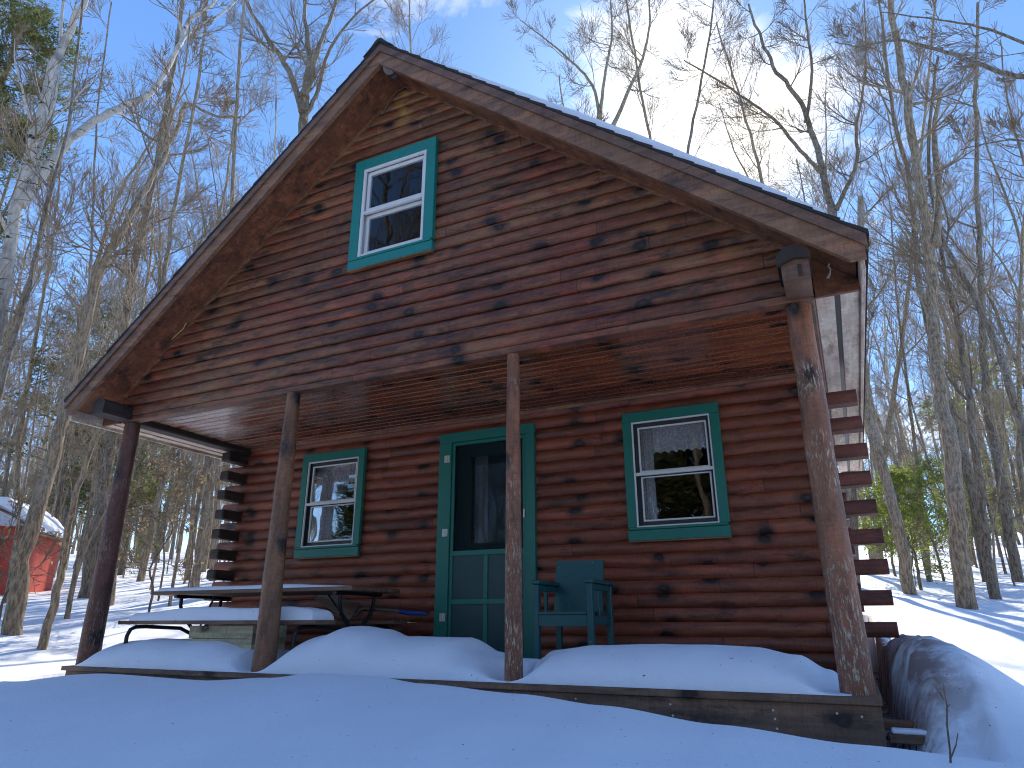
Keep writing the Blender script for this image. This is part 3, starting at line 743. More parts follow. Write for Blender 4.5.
# snow shovel
sh = empty('snow_shovel', (1.9, 1.25, .37)); tag(sh, 'tan bladed snow shovel with bent shaft and blue grip, lying behind the picnic table', 'shovel')
mb = MB(); n = 12; vs = []
for i in range(n+1):
    t = i/n
    for sy in (0, 1):
        vs.append((-.50 + .45*t + .04*sy, .02 + .08*sy + .03*math.sin(math.pi*t), .215 - .19*t - .02*math.sin(math.pi*t) + (-.02 + .15*sy)*(.5+.5*t)))
nb = len(vs); vs += [(x, y, z-.008) for x, y, z in vs]
mb.add(vs, [[2*i, 2*i+2, 2*i+3, 2*i+1] for i in range(n)] + [[nb+2*i, nb+2*i+1, nb+2*i+3, nb+2*i+2] for i in range(n)] + [[2*i, nb+2*i, nb+2*i+2, 2*i+2] for i in range(n)] + [[2*i+1, 2*i+3, nb+2*i+3, nb+2*i+1] for i in range(n)], True)
mb.build('blade', M['blade'], sh)
MB().tube([(-.10,.06,.05),(.0,.055,.045),(.03,.05,.085),(.08,.05,.105),(.2,.04,.10),(.5,.03,.075)], .014, 8).build('shaft', M['lampgrey'], sh)
MB().tube([(.5,.03,.075),(.60,.03,.06),(.74,.03,.055)], [.02,.022,.018], 10).tube([(.74,.03,.055),(.78,.06,.06),(.78,.0,.045),(.74,.03,.055)], .014, 8).build('grip', M['blue'], sh)
# ------------------------------------------------------------------ armchair
ch = empty('armchair', (4.18, .98, 0)); tag(ch, 'teal painted wooden armchair with a solid back panel beside the door', 'chair')
CX0, CX1, CY0, CY1 = 3.955-4.18, 4.425-4.18, .75-.98, 1.24-.98
for sx in (0, 1):
    a, b = (CX0, CX0+.045) if sx == 0 else (CX1-.045, CX1)
    MB().bbox(a, b, CY0, CY0+.045, .004, .62, .004).build('leg', M['tealchair'], ch)
    MB().bbox(a, b, CY1-.045, CY1, .004, .62, .004).build('leg', M['tealchair'], ch)
    MB().bbox(a-.012, b+.012, CY0-.012, CY1+.006, .622, .65, .004).build('armrest', M['tealchair'], ch)
    MB().bbox(a+.01, b-.01, CY0+.046, CY1-.046, .33, .39, .003).bbox(a+.01, b-.01, CY0+.046, CY1-.046, .575, .62, .003).bbox(a+.012, b-.012, CY0+.046, CY0+.085, .391, .574, .003).bbox(a+.012, b-.012, CY0+.19, CY0+.23, .391, .574, .003).build('side_rail', M['tealchair'], ch)
MB().bbox(CX0+.046, CX1-.046, CY0+.002, CY0+.03, .32, .40, .003).build('front_rail', M['tealchair'], ch)
mb = MB()
for k in range(4): mb.bbox(CX0+.047, CX1-.047, CY0+.0 + k*.108, CY0+.0 + k*.108+.1, .402, .424, .003)
mb.build('seat', M['tealchair'], ch)
mb = MB(); mb.add([(CX0+.02,CY1-.12,.425),(CX1-.05,CY1-.12,.425),(CX1-.05,CY1-.095,.425),(CX0+.02,CY1-.095,.425),(CX0+.02,CY1-.05,.82),(CX1-.05,CY1-.05,.82),(CX1-.05,CY1-.025,.82),(CX0+.02,CY1-.025,.82)],
   [(0,3,2,1),(4,5,6,7),(0,1,5,4),(1,2,6,5),(2,3,7,6),(3,0,4,7)]); mb.build('backrest', M['tealchair'], ch)

# planks in the hollow beside the deck
pk = empty('plank_pile', (6.36, .10, -.20)); tag(pk, 'short snow topped planks poking from the hollow beside the right deck corner', 'planks')
MB().bbox(-.165, .13, -.12, -.03, -.01, .03, .004).build('plank', M['deck'], pk)
MB().bbox(-.20, .16, .04, .13, .03, .07, .004).build('plank', M['deck'], pk)
mb = MB(); mb.bbox(-.15, .12, -.118, -.035, .031, .052, .01); mb.build('snow_cap', M['snow'], pk)

# ------------------------------------------------------------------ trees
def trunk_tube(mb, pts, rad, n=8): mb.tube(pts, rad, n, cap=True, smooth=True)
class Grow:
    def __init__(s, seed, twl=1.0, up=.10, dens=1.0, sides=(10, 6, 4, 3)):
        s.r = random.Random(seed); s.trunk = MB(); s.tw = MB(); s.up = up; s.dens = dens; s.sides = sides; s.tips = []; s.twl = twl
    def vec(s): return Vector((s.r.gauss(0,1), s.r.gauss(0,1), s.r.gauss(0,1))).normalized()
    def branch(s, p, d, L, r, lv, maxlv=3):
        rr = s.r; n = {1: 9, 2: 6, 3: 4}.get(lv, 3); pts = [p]; rad = [r]; d = d.normalized(); dirs = [d]
        wob = {1: .15, 2: .17, 3: .16}.get(lv, .16)
        for i in range(n):
            d = (d + s.vec() * wob + Vector((0, 0, s.up * (1 if lv < 3 else .6)))).normalized()
            p = p + d * (L / n); pts.append(p); dirs.append(d)
            rad.append(max(.0040, r * (1 - .82 * (i+1)/n)))
        (s.trunk if lv == 1 else s.tw).tube(pts, rad, s.sides[min(lv, 3)], cap=False, smooth=True)
        s.tips += [(q, lv) for q in pts[1:]]
        if lv >= maxlv: return
        k = {1: 9, 2: 6}.get(lv, 3) * s.dens; k = int(k) + (rr.random() < k % 1)
        for _ in range(k):
            t = rr.uniform(.18, .98) * n; i = min(n-1, int(t)); q = pts[i].lerp(pts[i+1], t - i)
            ax = s.vec(); side = (ax - dirs[i]*ax.dot(dirs[i])).normalized()
            nd = dirs[i] * rr.uniform(.7, 1.1) + side * rr.uniform(.45, .85) + Vector((0,0,.12))
            fl = (1 - t/n) * .55 + .35
            s.branch(q, nd, L * fl * rr.uniform(.55, .95) * s.twl, max(.0035, rad[i] * rr.uniform(.45, .65)), lv+1, maxlv)
    def stem(s, pts, r0, r1, limbs, start=.3, llen=3.0, maxlv=3, n=None, ang=(.45, .9)):
        """a trunk along pts (smoothed), with limbs scattered above `start`"""
        P_ = [Vector(p) for p in pts]; out = []
        for i in range(len(P_)-1):
            p0, p1, p2, p3 = P_[max(0,i-1)], P_[i], P_[i+1], P_[min(len(P_)-1,i+2)]
            for k in range(5):
                t = k/5
                out.append(.5*((2*p1)+(-p0+p2)*t+(2*p0-5*p1+4*p2-p3)*t*t+(-p0+3*p1-3*p2+p3)*t**3))
        out.append(P_[-1]); m = len(out)-1
        L = sum((out[i+1]-out[i]).length for i in range(m))
        out = [q + s.vec()*min(.03, .25*r0) if 1 < i < m else q for i, q in enumerate(out)]
        rad = [(r0 + (r1-r0) * (i/m)**.9) * (1 + (.45 if pts[0] is P_[0] else .0) * 0) for i in range(m+1)]
        rad[0] *= 1.22
        if m > 3: rad[1] *= 1.05
        s.trunk.tube(out, rad, n or s.sides[0], cap=True, smooth=True)
        for _ in range(limbs):
            t = start + (1-start) * s.r.random() ** .8; i = min(m-1, int(t*m)); f = t*m - i
            q = out[i].lerp(out[i+1], f); d = (out[i+1]-out[i]).normalized()
            ax = s.vec(); side = (ax - d*ax.dot(d)).normalized()
            a = s.r.uniform(*ang); nd = d * (1-a) + side * a
            s.branch(q, nd, llen * (1.15 - .65*t) * s.r.uniform(.6, 1.1), rad[i] * s.r.uniform(.28, .5), 1, maxlv)
        return out, rad
def finish(g, name, base, label, group, bark_, twig, cat='tree', scale=1):
    b = Vector(base)
    for mb in (g.trunk, g.tw): mb.v = [(x-b.x, y-b.y, z-b.z) for x, y, z in mb.v]
    root = empty(name, b); tag(root, label, cat, group)
    g.trunk.build('trunk', bark_, root)
    if g.tw.v: g.tw.build('crown', twig, root)
    return root
def copy_tree(root, loc, rz, sc, label=None, group=None):
    r = root.copy(); COL.objects.link(r); r.location = loc; r.rotation_euler = (root.rotation_euler.x, root.rotation_euler.y, rz); r.scale = (sc, sc, sc)
    if label: r['label'] = label
    if group: r['group'] = group
    for c in root.children:
        k = c.copy(); COL.objects.link(k); k.parent = r
    return r
def px_tree(name, seed, pix, d, r0, r1, limbs, label, bark_='bark', twig='twig', start=.35, llen=2.5, dens=1.0, extra=(), up=.1, group='trees around the cabin', maxlv=3, depth=0):
    """a tree whose trunk passes the given bearings d metres off, rooted in the snow"""
    g = Grow(seed, dens=dens*1.05, up=up, twl=1.12); rr = random.Random(seed*7)
    r0 *= .84; r1 *= .84
    pts = [at(u, v, d + depth*i/len(pix)) for i, (u, v) in enumerate(pix)]
    b = pts[0].copy(); b.z = ground(b.x, b.y) - .25
    pts = ([b] + pts) if pts[0].z > b.z + .6 else ([b] + pts[1:])
    # sideways depth wobble so that it is not flat
    ph = rr.uniform(0, 6)
    pts = [p + HF * (.13*math.sin(ph + i*1.1) if i else 0) for i, p in enumerate(pts)]
    g.stem(pts, r0, r1, limbs, start, llen, maxlv)
    for e in extra:                                   # named limbs: (pixels, r0, r1, sublimbs, length)
        ep = [at(u, v, d + k*.25*(1 if seed % 2 else -1)) for k, (u, v) in enumerate(e[0])]
        g.stem(ep, e[1], e[2], e[3], .15, e[4], maxlv, 8)
    return finish(g, name, b, label, group, M[bark_], M[twig])

G = 'tall trees standing near the cabin'

px_tree('birch_tree', 11, [(-70,640),(-48,520),(-24,400),(-4,300),(12,215),(38,140),(62,60),(88,-10),(110,-120)], 8.6, .15, .05, 9,
    'white birch leaning right at the left edge with peeling upper trunk', 'birch', dens=.6, extra=[([(20,205),(70,140),(110,112),(150,92),(178,48),(190,20),(215,2),(235,-40)], .075, .022, 9, 1.3),
    ([(28,180),(52,110),(60,40),(66,-40)], .05, .02, 5, 1.3), ([(178,48),(192,30),(228,8),(260,-30)], .03, .012, 4, .9)], start=.45, llen=1.9, group=G)
px_tree('bare_tree', 12, [(17,626),(27,560),(42,480),(57,416),(73,358),(100,276),(120,247),(143,200),(163,147),(166,97)], 8.4, .13, .03, 9,
    'crooked lichen grey tree with a snapped tip, in front of the red shed', 'bark', extra=[([(163,150),(178,128),(186,104),(215,116),(240,117)], .035, .012, 5, .9), ([(163,147),(185,70),(190,10)], .022, .01, 4, .9)], start=.5, llen=1.5, group=G)
px_tree('bare_tree', 13, [(42,632),(50,590),(62,545),(82,490),(104,430),(122,380),(140,300),(150,200)], 7.9, .06, .015, 12, 'slender curved sapling just left of the corner post', 'bark', 'twigl', start=.35, llen=1.4, group=G)
px_tree('bare_tree', 14, [(88,588),(98,530),(110,460),(122,380),(128,300),(150,180),(172,60),(190,-60)], 13, .17, .05, 14, 'straight dark trunk behind the left corner post', 'barkd', start=.4, llen=2.8, group=G)
px_tree('bare_tree', 15, [(68,612),(76,570),(84,520),(92,440),(88,360),(96,250),(100,120),(110,0)], 9.8, .045, .015, 10, 'thin pale stem between the shed and the corner post', 'bark', 'twigl', start=.35, llen=1.6, group=G)
px_tree('bare_tree', 16, [(113,590),(120,540),(128,470),(142,380),(158,300),(172,200),(196,100),(210,0)], 12, .09, .03, 12, 'grey trunk seen just right of the corner post', 'bark', start=.4, llen=2.2, group=G)
px_tree('bare_tree', 17, [(196,583),(203,520),(210,450),(222,330),(232,220),(240,80),(250,-60)], 13, .10, .03, 12, 'light grey tree framed between the corner post and stacked log ends', 'bark', 'twigl', start=.35, llen=2.4, group=G)
px_tree('bare_tree', 18, [(-6,470),(8,380),(22,300),(40,200),(66,120),(84,20),(100,-80)], 7.4, .045, .015, 4, 'slim dark leaning trunk crossing the white birch', 'barkd', start=.2, llen=1.6, group=G)
px_tree('forked_tree', 21, [(295,560),(298,400),(300,250),(302,120),(305,90)], 15, .20, .14, 2, 'tree splitting into four stems above the left roof slope', 'barkd',
    extra=[([(303,112),(288,70),(266,35),(246,2),(230,-50)], .10, .03, 10, 2.4), ([(305,98),(309,55),(305,10),(310,-50)], .10, .03, 9, 2.4), ([(306,90),(320,45),(335,5),(350,-60)], .08, .03, 8, 2.2), ([(303,120),(316,95),(330,50),(360,10),(400,-15)], .07, .02, 9, 2)], start=.8, llen=2, group=G)
px_tree('bare_tree', 22, [(470,560),(455,400),(440,250),(425,140),(412,60),(408,-20)], 22, .15, .03, 22, 'fine branched tree rising just right of the ridge peak', 'bark', start=.45, llen=3.4, group=G)
px_tree('forked_tree', 23, [(600,560),(598,400),(597,250),(596,150),(600,110)], 17, .14, .10, 1, 'pale tree fanning out over the middle of the right roof slope', 'bark',
    extra=[([(600,118),(592,85),(570,60),(540,35),(520,20)], .055, .015, 9, 1.8), ([(600,112),(606,70),(612,30),(608,-30)], .06, .02, 10, 1.9), ([(612,128),(628,92),(645,50),(650,10),(640,-40)], .07, .02, 11, 1.9)], start=.7, llen=1.8, group=G)
px_tree('bare_tree', 24, [(665,560),(662,400),(658,250),(652,150),(640,90),(630,30),(618,-40)], 19, .10, .03, 16, 'slight tree against the brightest cloud', 'bark', start=.55, llen=2.4, group=G)
px_tree('bare_tree', 25, [(700,560),(696,400),(690,250),(688,160),(700,90),(712,20),(716,-50)], 18, .10, .03, 16, 'upright bare tree behind the right roof slope, right of the brightest cloud', 'barkd', start=.5, llen=2.4, group=G)
px_tree('forked_tree', 26, [(850,580),(846,450),(842,330),(838,240),(833,205),(822,160),(812,130),(796,100),(775,75),(762,40),(750,0)], 13, .15, .03, 8, 'forked tree whose limbs spread above the right eave', 'barkd',
    extra=[([(836,210),(848,185),(857,160),(856,130),(862,95),(866,60),(864,0)], .055, .014, 9, 1.5), ([(820,172),(800,150),(772,118),(740,95),(700,70),(684,60)], .05, .012, 10, 1.4), ([(806,122),(812,70),(806,20),(800,-40)], .045, .014, 8, 1.5)], start=.55, llen=1.8, group=G)
px_tree('bare_tree', 27, [(966,606),(955,540),(948,470),(942,400),(938,330),(934,250),(918,180),(906,120),(896,60),(890,-10),(880,-100)], 10.6, .17, .06, 9, 'tallest straight grey trunk in the snow right of the cabin', 'bark',
    extra=[([(936,245),(938,180),(934,130),(940,90)], .07, .04, 4, 1.4), ([(940,345),(915,290),(880,272),(868,262)], .03, .01, 5, 1)], start=.5, llen=2.3, group=G)
px_tree('bare_tree', 28, [(910,600),(900,560),(888,490),(876,430),(868,380),(862,300),(858,200)], 12.5, .14, .07, 5, 'lichen spotted trunk directly behind the right log ends', 'bark', start=.6, llen=2, group=G)
px_tree('bare_tree', 29, [(996,598),(990,540),(980,470),(966,400),(956,340),(946,280),(938,200)], 12, .11, .04, 9, 'dark trunk leaning left behind the tallest right hand trunk', 'barkd', start=.4, llen=2.2, group=G)
px_tree('bare_tree', 30, [(1046,600),(1030,480),(1008,400),(985,330),(962,270),(946,230),(930,150),(936,60)], 11, .10, .03, 10, 'long trunk slanting up to the left from the right edge', 'barkd', start=.4, llen=2.2, group=G)
px_tree('bare_tree', 31, [(1020,592),(1008,520),(996,430),(985,370),(980,300),(975,220),(975,100),(980,0)], 15, .14, .05, 12, 'brown trunk near the right edge among green saplings', 'barkd', start=.35, llen=2.6, group=G)
px_tree('bare_tree', 32, [(884,592),(880,530),(886,450),(895,380),(905,300),(915,200),(930,80),(940,-40)], 19, .12, .04, 14, 'slim tree between the log ends and the light green saplings', 'bark', start=.35, llen=2.8, group=G)
px_tree('bare_tree', 33, [(1150,620),(1140,400),(1125,250),(1100,150),(1080,110)], 7.5, .14, .09, 0, 'tree off the right edge with a long dark limb crossing the sky', 'barkd',
    extra=[([(1084,112),(1040,82),(1000,72),(960,56),(925,46),(895,40),(860,46),(835,42)], .045, .010, 10, .9), ([(1092,130),(1050,60),(990,30),(940,20),(880,12)], .03, .008, 9, .9), ([(1100,180),(1060,150),(1010,140),(960,150)], .025, .007, 8, .8)], start=.7, llen=1.5, up=.03, group=G)

# generic trees to be copied through the woods
protos = []
def generic(seed, h, r, limbs, llen, lean, bark_, twig, start=.35, dens=.9):
    g = Grow(seed, dens=dens*.95, up=.09, twl=1.08); rr = random.Random(seed)
    pts = [Vector((0,0,-.3))]; n = 7; p = Vector((0,0,0)); d = Vector((lean*rr.uniform(-1,1), lean*rr.uniform(-1,1), 1)).normalized()
    for i in range(n):
        p = p + d * (h/n); pts.append(p.copy()); d = (d + Vector((rr.gauss(0,.07), rr.gauss(0,.07), .03))).normalized()
    g.stem(pts, r*.74, r*.12, limbs, start, llen); return g
specs = [(101,15,.14,20,3.0,.08,'bark','twig'),(102,18,.17,22,3.4,.05,'barkd','twig'),(103,13,.10,18,2.5,.14,'bark','twigl'),(104,16,.13,22,2.8,.10,'barkd','twig'),
         (105,11,.07,16,1.9,.16,'bark','twigl'),(106,17,.12,20,2.6,.07,'bark','twig'),(107,14,.10,20,2.4,.05,'birch','twig'),(108,12,.08,18,2.2,.12,'barkd','twigl')]
saps = [(121,5.0,.028,14,1.1,.15,'bark','twigl'),(122,3.6,.02,14,.9,.2,'barkd','twigl'),(123,6.5,.035,16,1.3,.1,'bark','twigl')]
rg = random.Random(77)
def zone(x, y):
    p = Vector((x, y, 0)) - CAM; f = p.dot(HF); s = p.dot(RT0)
    if f < 0: return 'behind'
    return 'left' if s/f < -.32 else ('mid' if s/f < .48 else 'right')
LAB = {'left': ('bare grey tree in the woods beyond the left side of the cabin', 'bare trees in the woods left of the cabin'),
       'mid': ('bare tree in the woods rising beyond the cabin roof', 'bare trees behind the cabin roof'),
       'right': ('bare tree in the sloping woods to the right of the cabin', 'bare trees in the woods right of the cabin'),
       'behind': ('bare tree across the clearing, facing the porch', 'bare trees facing the porch')}
SLAB = {'left': ('thin bare sapling in the understorey left of the cabin', 'bare saplings left of the cabin'),
        'mid': ('thin bare sapling behind the cabin', 'bare saplings behind the cabin'),
        'right': ('thin bare sapling in the understorey right of the cabin', 'bare saplings right of the cabin'),
        'behind': ('thin bare sapling across the clearing', 'bare saplings facing the porch')}
spots = []
def free(x, y, dmin):
    if -2.5 < x < 8.8 and -6 < y < 10: return False
    for a, b in spots:
        if (a-x)**2 + (b-y)**2 < dmin*dmin: return False
    return True
def scatter(n, region, dmin, tries=4000):
    out = []
    for _ in range(tries):
        if len(out) >= n: break
        x, y = region()
        if free(x, y, dmin): spots.append((x, y)); out.append((x, y))
    return out
def cone(smin, smax, dmin, dmax, pw=1.0):
    def f():
        d = dmin + (dmax-dmin) * rg.random() ** pw; s = rg.uniform(smin, smax) * d
        p = CAM + HF*d + RT0*s; return p.x, p.y
    return f
places = []
places += scatter(88, cone(-.95, -.32, 13, 50, .8), 1.0)
places += scatter(44, cone(-.33, .48, 17, 46, .9), 1.6)
places += scatter(60, cone(.48, 1.0, 14, 48, .8), 1.0)
def back():
    return rg.uniform(-14, 26), rg.uniform(-26, -9)
places += scatter(80, back, 1.2)
used = {}
def put(i_, specs_, base_id, x, y, sc, lab, grp, nm):
    z = ground(x, y)
    if (base_id, i_) not in used:
        sp = specs_[i_]; g = generic(*sp[:6], sp[6], sp[7])
        rt = finish(g, nm, (0,0,0), lab, grp, M[sp[6]], M[sp[7]]); used[base_id, i_] = rt
        rt.location = (x, y, z); rt.rotation_euler = (0,0,rg.uniform(0,6.28)); rt.scale = (sc,)*3; return rt
    return copy_tree(used[base_id, i_], (x, y, z), rg.uniform(0, 6.28), sc, lab, grp)
for x, y in places:
    zn = zone(x, y); lab, grp = LAB[zn]
    i_ = rg.choice((0,1,3,5,0,2,7,4,6)) if zn != 'mid' else rg.choice((0,1,3,5,2))
    put(i_, specs, 'tree', x, y, rg.uniform(.85, 1.25) * (.9 if zn == 'mid' else 1), lab, grp, 'bare_tree')
sp_pl = scatter(120, cone(-.95, -.34, 11, 40, .9), .45) + scatter(60, cone(.55, 1.0, 12, 36, .9), .45)
for x, y in sp_pl:
    lab, grp = SLAB[zone(x, y)]
    put(rg.randrange(3), saps, 'sap', x, y, rg.uniform(.7, 1.3), lab, grp, 'bare_sapling')

# ---- evergreens and leafy saplings
def foliage(g, n, size, thin, per=3, droop=-.1, lvmin=2, spread=.12, seed=1):
    rr = random.Random(seed); mb = MB(); tips = [q for q, l in g.tips if l >= lvmin]
    for _ in range(n):
        q = rr.choice(tips) + Vector((rr.gauss(0,spread), rr.gauss(0,spread), rr.gauss(0,spread*.5)))
        for k in range(per):
            d = Vector((rr.gauss(0,1), rr.gauss(0,1), rr.gauss(droop,.45))).normalized(); s = d.cross(Vector((rr.gauss(0,.4), rr.gauss(0,.4), 1))).normalized()
            L = size * rr.uniform(.6, 1.3); w = L * thin
            a = q + d*L*.1
            mb.add([a, a + d*L*.5 + s*w, a + d*L, a + d*L*.5 - s*w], [(0,1,2,3)])
    return mb
def conifer(name, seed, x, y, h, r, limbs, llen, lab, grp, mat, n, size, thin, start=.15, spread=.1, per=3, droop=-.1):
    g = Grow(seed, up=.0, dens=.9); z = ground(x, y); b = Vector((x, y, z))
    rr = random.Random(seed)
    pts = [b + Vector((rr.gauss(0,.03)*k, rr.gauss(0,.03)*k, h*k/6 - (.2 if k == 0 else 0))) for k in range(7)]
    g.stem(pts, r, r*.2, limbs, start, llen, 3, ang=(.75, .98))
    f = foliage(g, n, size, thin, per, droop, 2, spread, seed)
    f.v = [(p[0]-b.x, p[1]-b.y, p[2]-b.z) for p in f.v]
    root = finish(g, name, b, lab, grp, M['barkd'], M['twig'])
    f.build('foliage', M[mat], root); return root
def reflection_pines(src):  # out-of-view pines, added so the porch windows reflect something dark
    for k in range(15):
        x, y = 4 + 22*math.sin(-1.1 + (k % 15)*.16) + rg.uniform(-1.5,1.5), -3 - 19*math.cos(-1.1 + (k % 15)*.16) + rg.uniform(-4,7)
        copy_tree(src, (x, y, ground(x, y)), rg.uniform(0,6.28), rg.uniform(.65,1.1), 'unseen pine added behind the camera to darken the window reflections', 'unseen pines added for dark window reflections')
def gp(u, d):
    p = at(u, 600, d); return p.x, p.y
for i, (u, d, h, lab) in enumerate(((922, 13.5, 2.1, 'bright yellow green young hemlock left of the tallest right hand trunk'), (948, 16, 2.7, 'yellow green hemlock sapling behind the tallest right hand trunk'),
        (900, 17, 1.9, 'small green hemlock close to the right log ends'), (1012, 17, 5.2, 'tall green hemlock at the right edge of the picture'), (985, 19, 2.6, 'dim green hemlock sapling between two right hand trunks'))):
    x, y = gp(u, d); conifer('hemlock_sapling', 201+i, x, y, h, .035, 26, h*.42, lab, 'young hemlocks right of the cabin', 'hemlock', 1500 if i < 2 else 1100, .07, .22, spread=.14, per=4)
x, y = gp(-170, 13)
conifer('pine_tree', 211, x, y, 15, .2, 50, 2.2, 'dark green pine behind the white birch at the left edge', 'pines left of the cabin', 'pine', 6000, .11, .12, start=.35, spread=.12, per=5)
for i, (u, d, h) in enumerate(((20, 22, 9), (70, 26, 11), (150, 30, 10), (105, 19, 4.5), (215, 36, 12))):
    x, y = gp(u, d); pn = conifer('pine_tree', 220+i, x, y, h, .12, 40, 2.1, ['green pine beyond the red shed', 'green pine above the shed roof in the left woods', 'distant pine seen past the corner post', 'small pine between the shed and the corner post', 'farthest pine left of the stacked log ends'][i], 'pines left of the cabin', 'pine', 1700, .14, .16, start=.15, spread=.16, per=4)
    if i == 4:
        reflection_pines(conifer('pine_tree', 239, 2.5, -15.5, 12, .14, 46, 2.9, 'unseen dense pine added opposite the door to darken the window reflections', 'unseen pines added for dark window reflections', 'pine', 6500, .20, .22, start=.08, spread=.22, per=4))
for i, (u, d, h, lab) in enumerate(((158, 12.5, 3.4, 'beech sapling holding tan leaves right of the corner post'), (186, 14, 3.0, 'beech sapling with orange tan leaves near the stacked log ends'), (150, 10.5, 1.8, 'low beech sapling with rusty leaves behind the corner post'),
        (70, 12, 4.5, 'beech sapling with a few tan leaves above the red shed'), (1018, 14, 2.2, 'beech sapling with tan leaves at the right edge'), (4, 9.5, 1.3, 'low beech shoot with tan leaves before the red shed'))):
    x, y = gp(u, d); conifer('beech_sapling', 240+i, x, y, h, .02, 12, .9, lab, 'beech saplings with dry leaves', 'tanleaf', 110, .065, .35, spread=.05, per=2, start=.3, droop=-.5)
# far-off wood closing the horizon on the ridge
g = MB(); rr = random.Random(31)
for kk in range(1100):
    d = rr.uniform(48, 95); s_ = rr.uniform(-1.0, 1.05) * d; p = CAM + (HF if kk < 620 else -HF)*d*(1 if kk < 620 else .42) + RT0*s_
    z = ground(p.x, p.y); h = rr.uniform(9, 17); b0 = Vector((p.x, p.y, z-.5)); t_ = b0 + Vector((rr.gauss(0,.8), rr.gauss(0,.8), h))
    r_ = rr.uniform(.05, .14); g.tube([b0, b0.lerp(t_, .5) + Vector((rr.gauss(0,.2), 0, 0)), t_], [r_, r_*.65, .01], 5, cap=False)
    for _ in range(34):
        f = rr.uniform(.12, .98); q = b0.lerp(t_, f); L = (1.25-f) * rr.uniform(1.0, 3.2); dd = Vector((rr.gauss(0,1), rr.gauss(0,1), rr.uniform(.3,1.6))).normalized()
        e = q + dd*L; mid_ = q.lerp(e, .5) + Vector((rr.gauss(0,.12), rr.gauss(0,.12), rr.gauss(0,.12))); g.tube([q, mid_, e], [.022, .015, .006], 3, cap=False)
        for _ in range(3):
            q2 = q.lerp(e, rr.uniform(.2,.9)); g.tube([q2, q2 + Vector((rr.gauss(0,.5), rr.gauss(0,.5), rr.uniform(0,.9)))], [.012, .005], 3, cap=False)
tag(g.build('distant_woods', M['twigl']), 'far off bare grey brown wood closing the view behind the cabin', 'woods', kind='stuff')
# dead stalk poking out of the snow, lower right
b = at(949, 765, 2.95); b.z = ground(b.x, b.y)
g = MB(); q = lambda u, v: onplane(at(u, v, 1), b.y)
g.tube([b - Vector((0,0,.05)), q(950,750), q(947,725), q(947,705), q(944,690), q(944,684)], [.004,.004,.0035,.003,.0025,.0015], 6)
g.tube([q(951,758), q(956,745), q(958,733)], [.003,.0025,.0015], 6); g.tube([q(944,700), q(940,693), q(938,692)], [.0025,.0018,.0012], 6); g.tube([q(947,708), q(950,704)], [.002,.001], 6)
g.v = [(x-b.x, y-b.y, z-b.z) for x, y, z in g.v]
tag(g.build('dead_stalk', M['barkd'], None, b), 'forked dead stalk sticking out of the snow at the lower right', 'stalk')

# ------------------------------------------------------------------ shed
sx, sy = at(-7, 600, 14.5).x, at(-7, 600, 14.5).y
shed = empty('red_shed', (sx, sy, ground(sx, sy) - .22), R(38)); tag(shed, 'small red garden shed with a snow laden roof among the left trees', 'shed')
hw, hd, hh, rh = .72, .8, 1.38, .42
mb = MB(); mb.prism([(-hw,-.3),(hw,-.3),(hw,hh),(hw*.6,hh+.24),(0,hh+rh),(-hw*.6,hh+.24),(-hw,hh)], 'y', -hd, hd)
recalc(mb.build('wall', M['red'], shed))
MB().bbox(-.3, .3, -hd-.03, -hd-.002, .0, 1.1, .004).bbox(-.34,.34,-hd-.05,-hd-.031,1.11,1.17,.004).build('door', M['red'], shed)
rl = MB(); sn = MB()
prs = [(-hw-.16, hh-.06), (-hw*.6, hh+.26), (0, hh+rh+.03), (hw*.6, hh+.26), (hw+.16, hh-.06)]
th = lambda k: [(x, z+k) for x, z in prs]
recalc(rl.prism(prs + th(.05)[::-1], 'y', -hd-.16, hd+.16).build('roof', M['trimw'], shed))
top = [(-hw-.13, hh+.10), (-hw*.72, hh+.46), (-.22, hh+rh+.24), (.22, hh+rh+.24), (hw*.72, hh+.46), (hw+.13, hh+.10)]
so_ = recalc(sn.prism([(x, z+.055) for x, z in prs] + top[::-1], 'y', -hd-.12, hd+.12).build('roof_snow', M['snow']))
so_.location = shed.location; so_.rotation_euler = shed.rotation_euler
bm_ = so_.modifiers.new('round', 'BEVEL'); bm_.width = .06; bm_.segments = 3
tag(so_, 'thick rounded snow load on the roof of the red shed', 'snow')

# ------------------------------------------------------------------ light
SUN = Vector((-.157, .738, .656)).normalized()
el = math.asin(SUN.z); az = math.atan2(SUN.x, SUN.y)
sl = bpy.data.lights.new('sun', 'SUN'); sl.energy = 2.35; sl.angle = R(.55); sl.color = (1, .93, .82)
so = bpy.data.objects.new('sun', sl); COL.objects.link(so); so.rotation_euler = SUN.to_track_quat('Z', 'Y').to_euler()
so.location = (0, 20, 30)
w = bpy.data.worlds.new('World'); S.world = w; w.use_nodes = True
nt = w.node_tree; nt.nodes.clear(); out = nt.nodes.new('ShaderNodeOutputWorld'); bg = nt.nodes.new('ShaderNodeBackground')
sky = nt.nodes.new('ShaderNodeTexSky'); sky.sky_type = 'NISHITA'; sky.sun_disc = False; sky.sun_elevation = el; sky.sun_rotation = az
sky.altitude = 200; sky.air_density = 1.0; sky.dust_density = .3; sky.ozone_density = 5.0
def wn(t, ins=None, **kw):
    n = nt.nodes.new(t)
    for k, v in kw.items(): setattr(n, k, v)
    for k, v in (ins or {}).items():
        if isinstance(v, bpy.types.NodeSocket): nt.links.new(v, n.inputs[k])
        else: n.inputs[k].default_value = v
    return n
tc = wn('ShaderNodeTexCoord').outputs['Generated']
nrm = wn('ShaderNodeVectorMath', {0: tc}, operation='NORMALIZE').outputs[0]
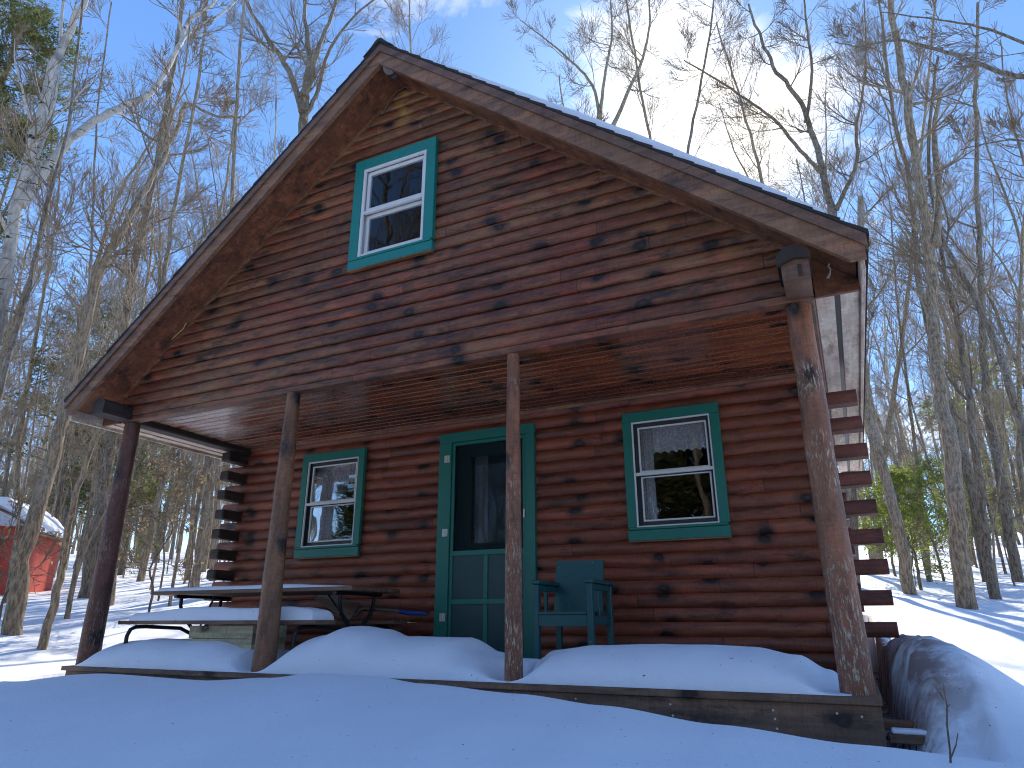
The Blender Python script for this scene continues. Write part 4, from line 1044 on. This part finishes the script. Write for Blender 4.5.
mp = wn('ShaderNodeMapping', {'Vector': nrm, 'Scale': (1, 1, 2.4), 'Rotation': (0, .5, .3)}).outputs[0]
n1 = wn('ShaderNodeTexNoise', {'Vector': mp, 'Scale': 3.4, 'Detail': 8.0, 'Roughness': .62, 'Distortion': .6}).outputs[0]
def ctr(u, v): 
    d = at(u, v, 1) - CAM; return tuple(d.normalized())
def lobe(c, lo, hi):
    dt = wn('ShaderNodeVectorMath', {0: nrm, 1: c}, operation='DOT_PRODUCT').outputs['Value']
    return wn('ShaderNodeMapRange', {0: dt, 1: lo, 2: hi, 3: 0.0, 4: 1.0}, interpolation_type='SMOOTHSTEP').outputs[0]
l1 = lobe(ctr(680, 110), math.cos(R(14)), math.cos(R(2)))
l2 = lobe(ctr(930, 300), math.cos(R(26)), math.cos(R(3)))
l3 = lobe(ctr(400, -60), math.cos(R(12)), math.cos(R(2)))
mm = lambda op, a, b: wn('ShaderNodeMath', {0: a, 1: b}, operation=op).outputs[0]
wgt = mm('ADD', mm('MULTIPLY', l1, .44), mm('ADD', mm('MULTIPLY', l2, .24), mm('MULTIPLY', l3, .20)))
cm = wn('ShaderNodeMapRange', {0: mm('ADD', n1, wgt), 1: .72, 2: 1.06, 3: 0.0, 4: .95}).outputs[0]
CL = (4.9, 4.7, 4.35, 1)
mx = wn('ShaderNodeMix', data_type='RGBA'); nt.links.new(cm, mx.inputs[0]); aur = wn('ShaderNodeMapRange', {0: wn('ShaderNodeVectorMath', {0: nrm, 1: tuple(SUN)}, operation='DOT_PRODUCT').outputs['Value'], 1: math.cos(R(75)), 2: math.cos(R(8)), 3: 1.0, 4: .50}).outputs[0]
skyc = wn('ShaderNodeVectorMath', {0: sky.outputs[0], 1: wn('ShaderNodeCombineXYZ', {0: wn('ShaderNodeMath', {0: aur, 1: 1.5}, operation='POWER').outputs[0], 1: wn('ShaderNodeMath', {0: aur, 1: 1.15}, operation='POWER').outputs[0], 2: aur}).outputs[0]}, operation='MULTIPLY').outputs[0]
tint = wn('ShaderNodeMix', {0: 1.0, 6: skyc, 7: (.92, .97, 1.04, 1)}, data_type='RGBA', blend_type='MULTIPLY'); nt.links.new(tint.outputs[2], mx.inputs[6]); mx.inputs[7].default_value = CL
nt.links.new(mx.outputs[2], bg.inputs[0]); bg.inputs[1].default_value = .12
nt.links.new(bg.outputs[0], out.inputs[0])

S.view_settings.view_transform = 'Standard'; S.view_settings.look = 'None'; S.view_settings.gamma = 1; S.view_settings.use_curve_mapping = False
S.view_settings.exposure = 1.65
S.render.engine = 'CYCLES'
S.cycles.use_denoising = True
S.cycles.filter_width = 1.1
S.cycles.max_bounces = 8; S.cycles.diffuse_bounces = 4; S.cycles.transparent_max_bounces = 12
S.cycles.sample_clamp_indirect = 6
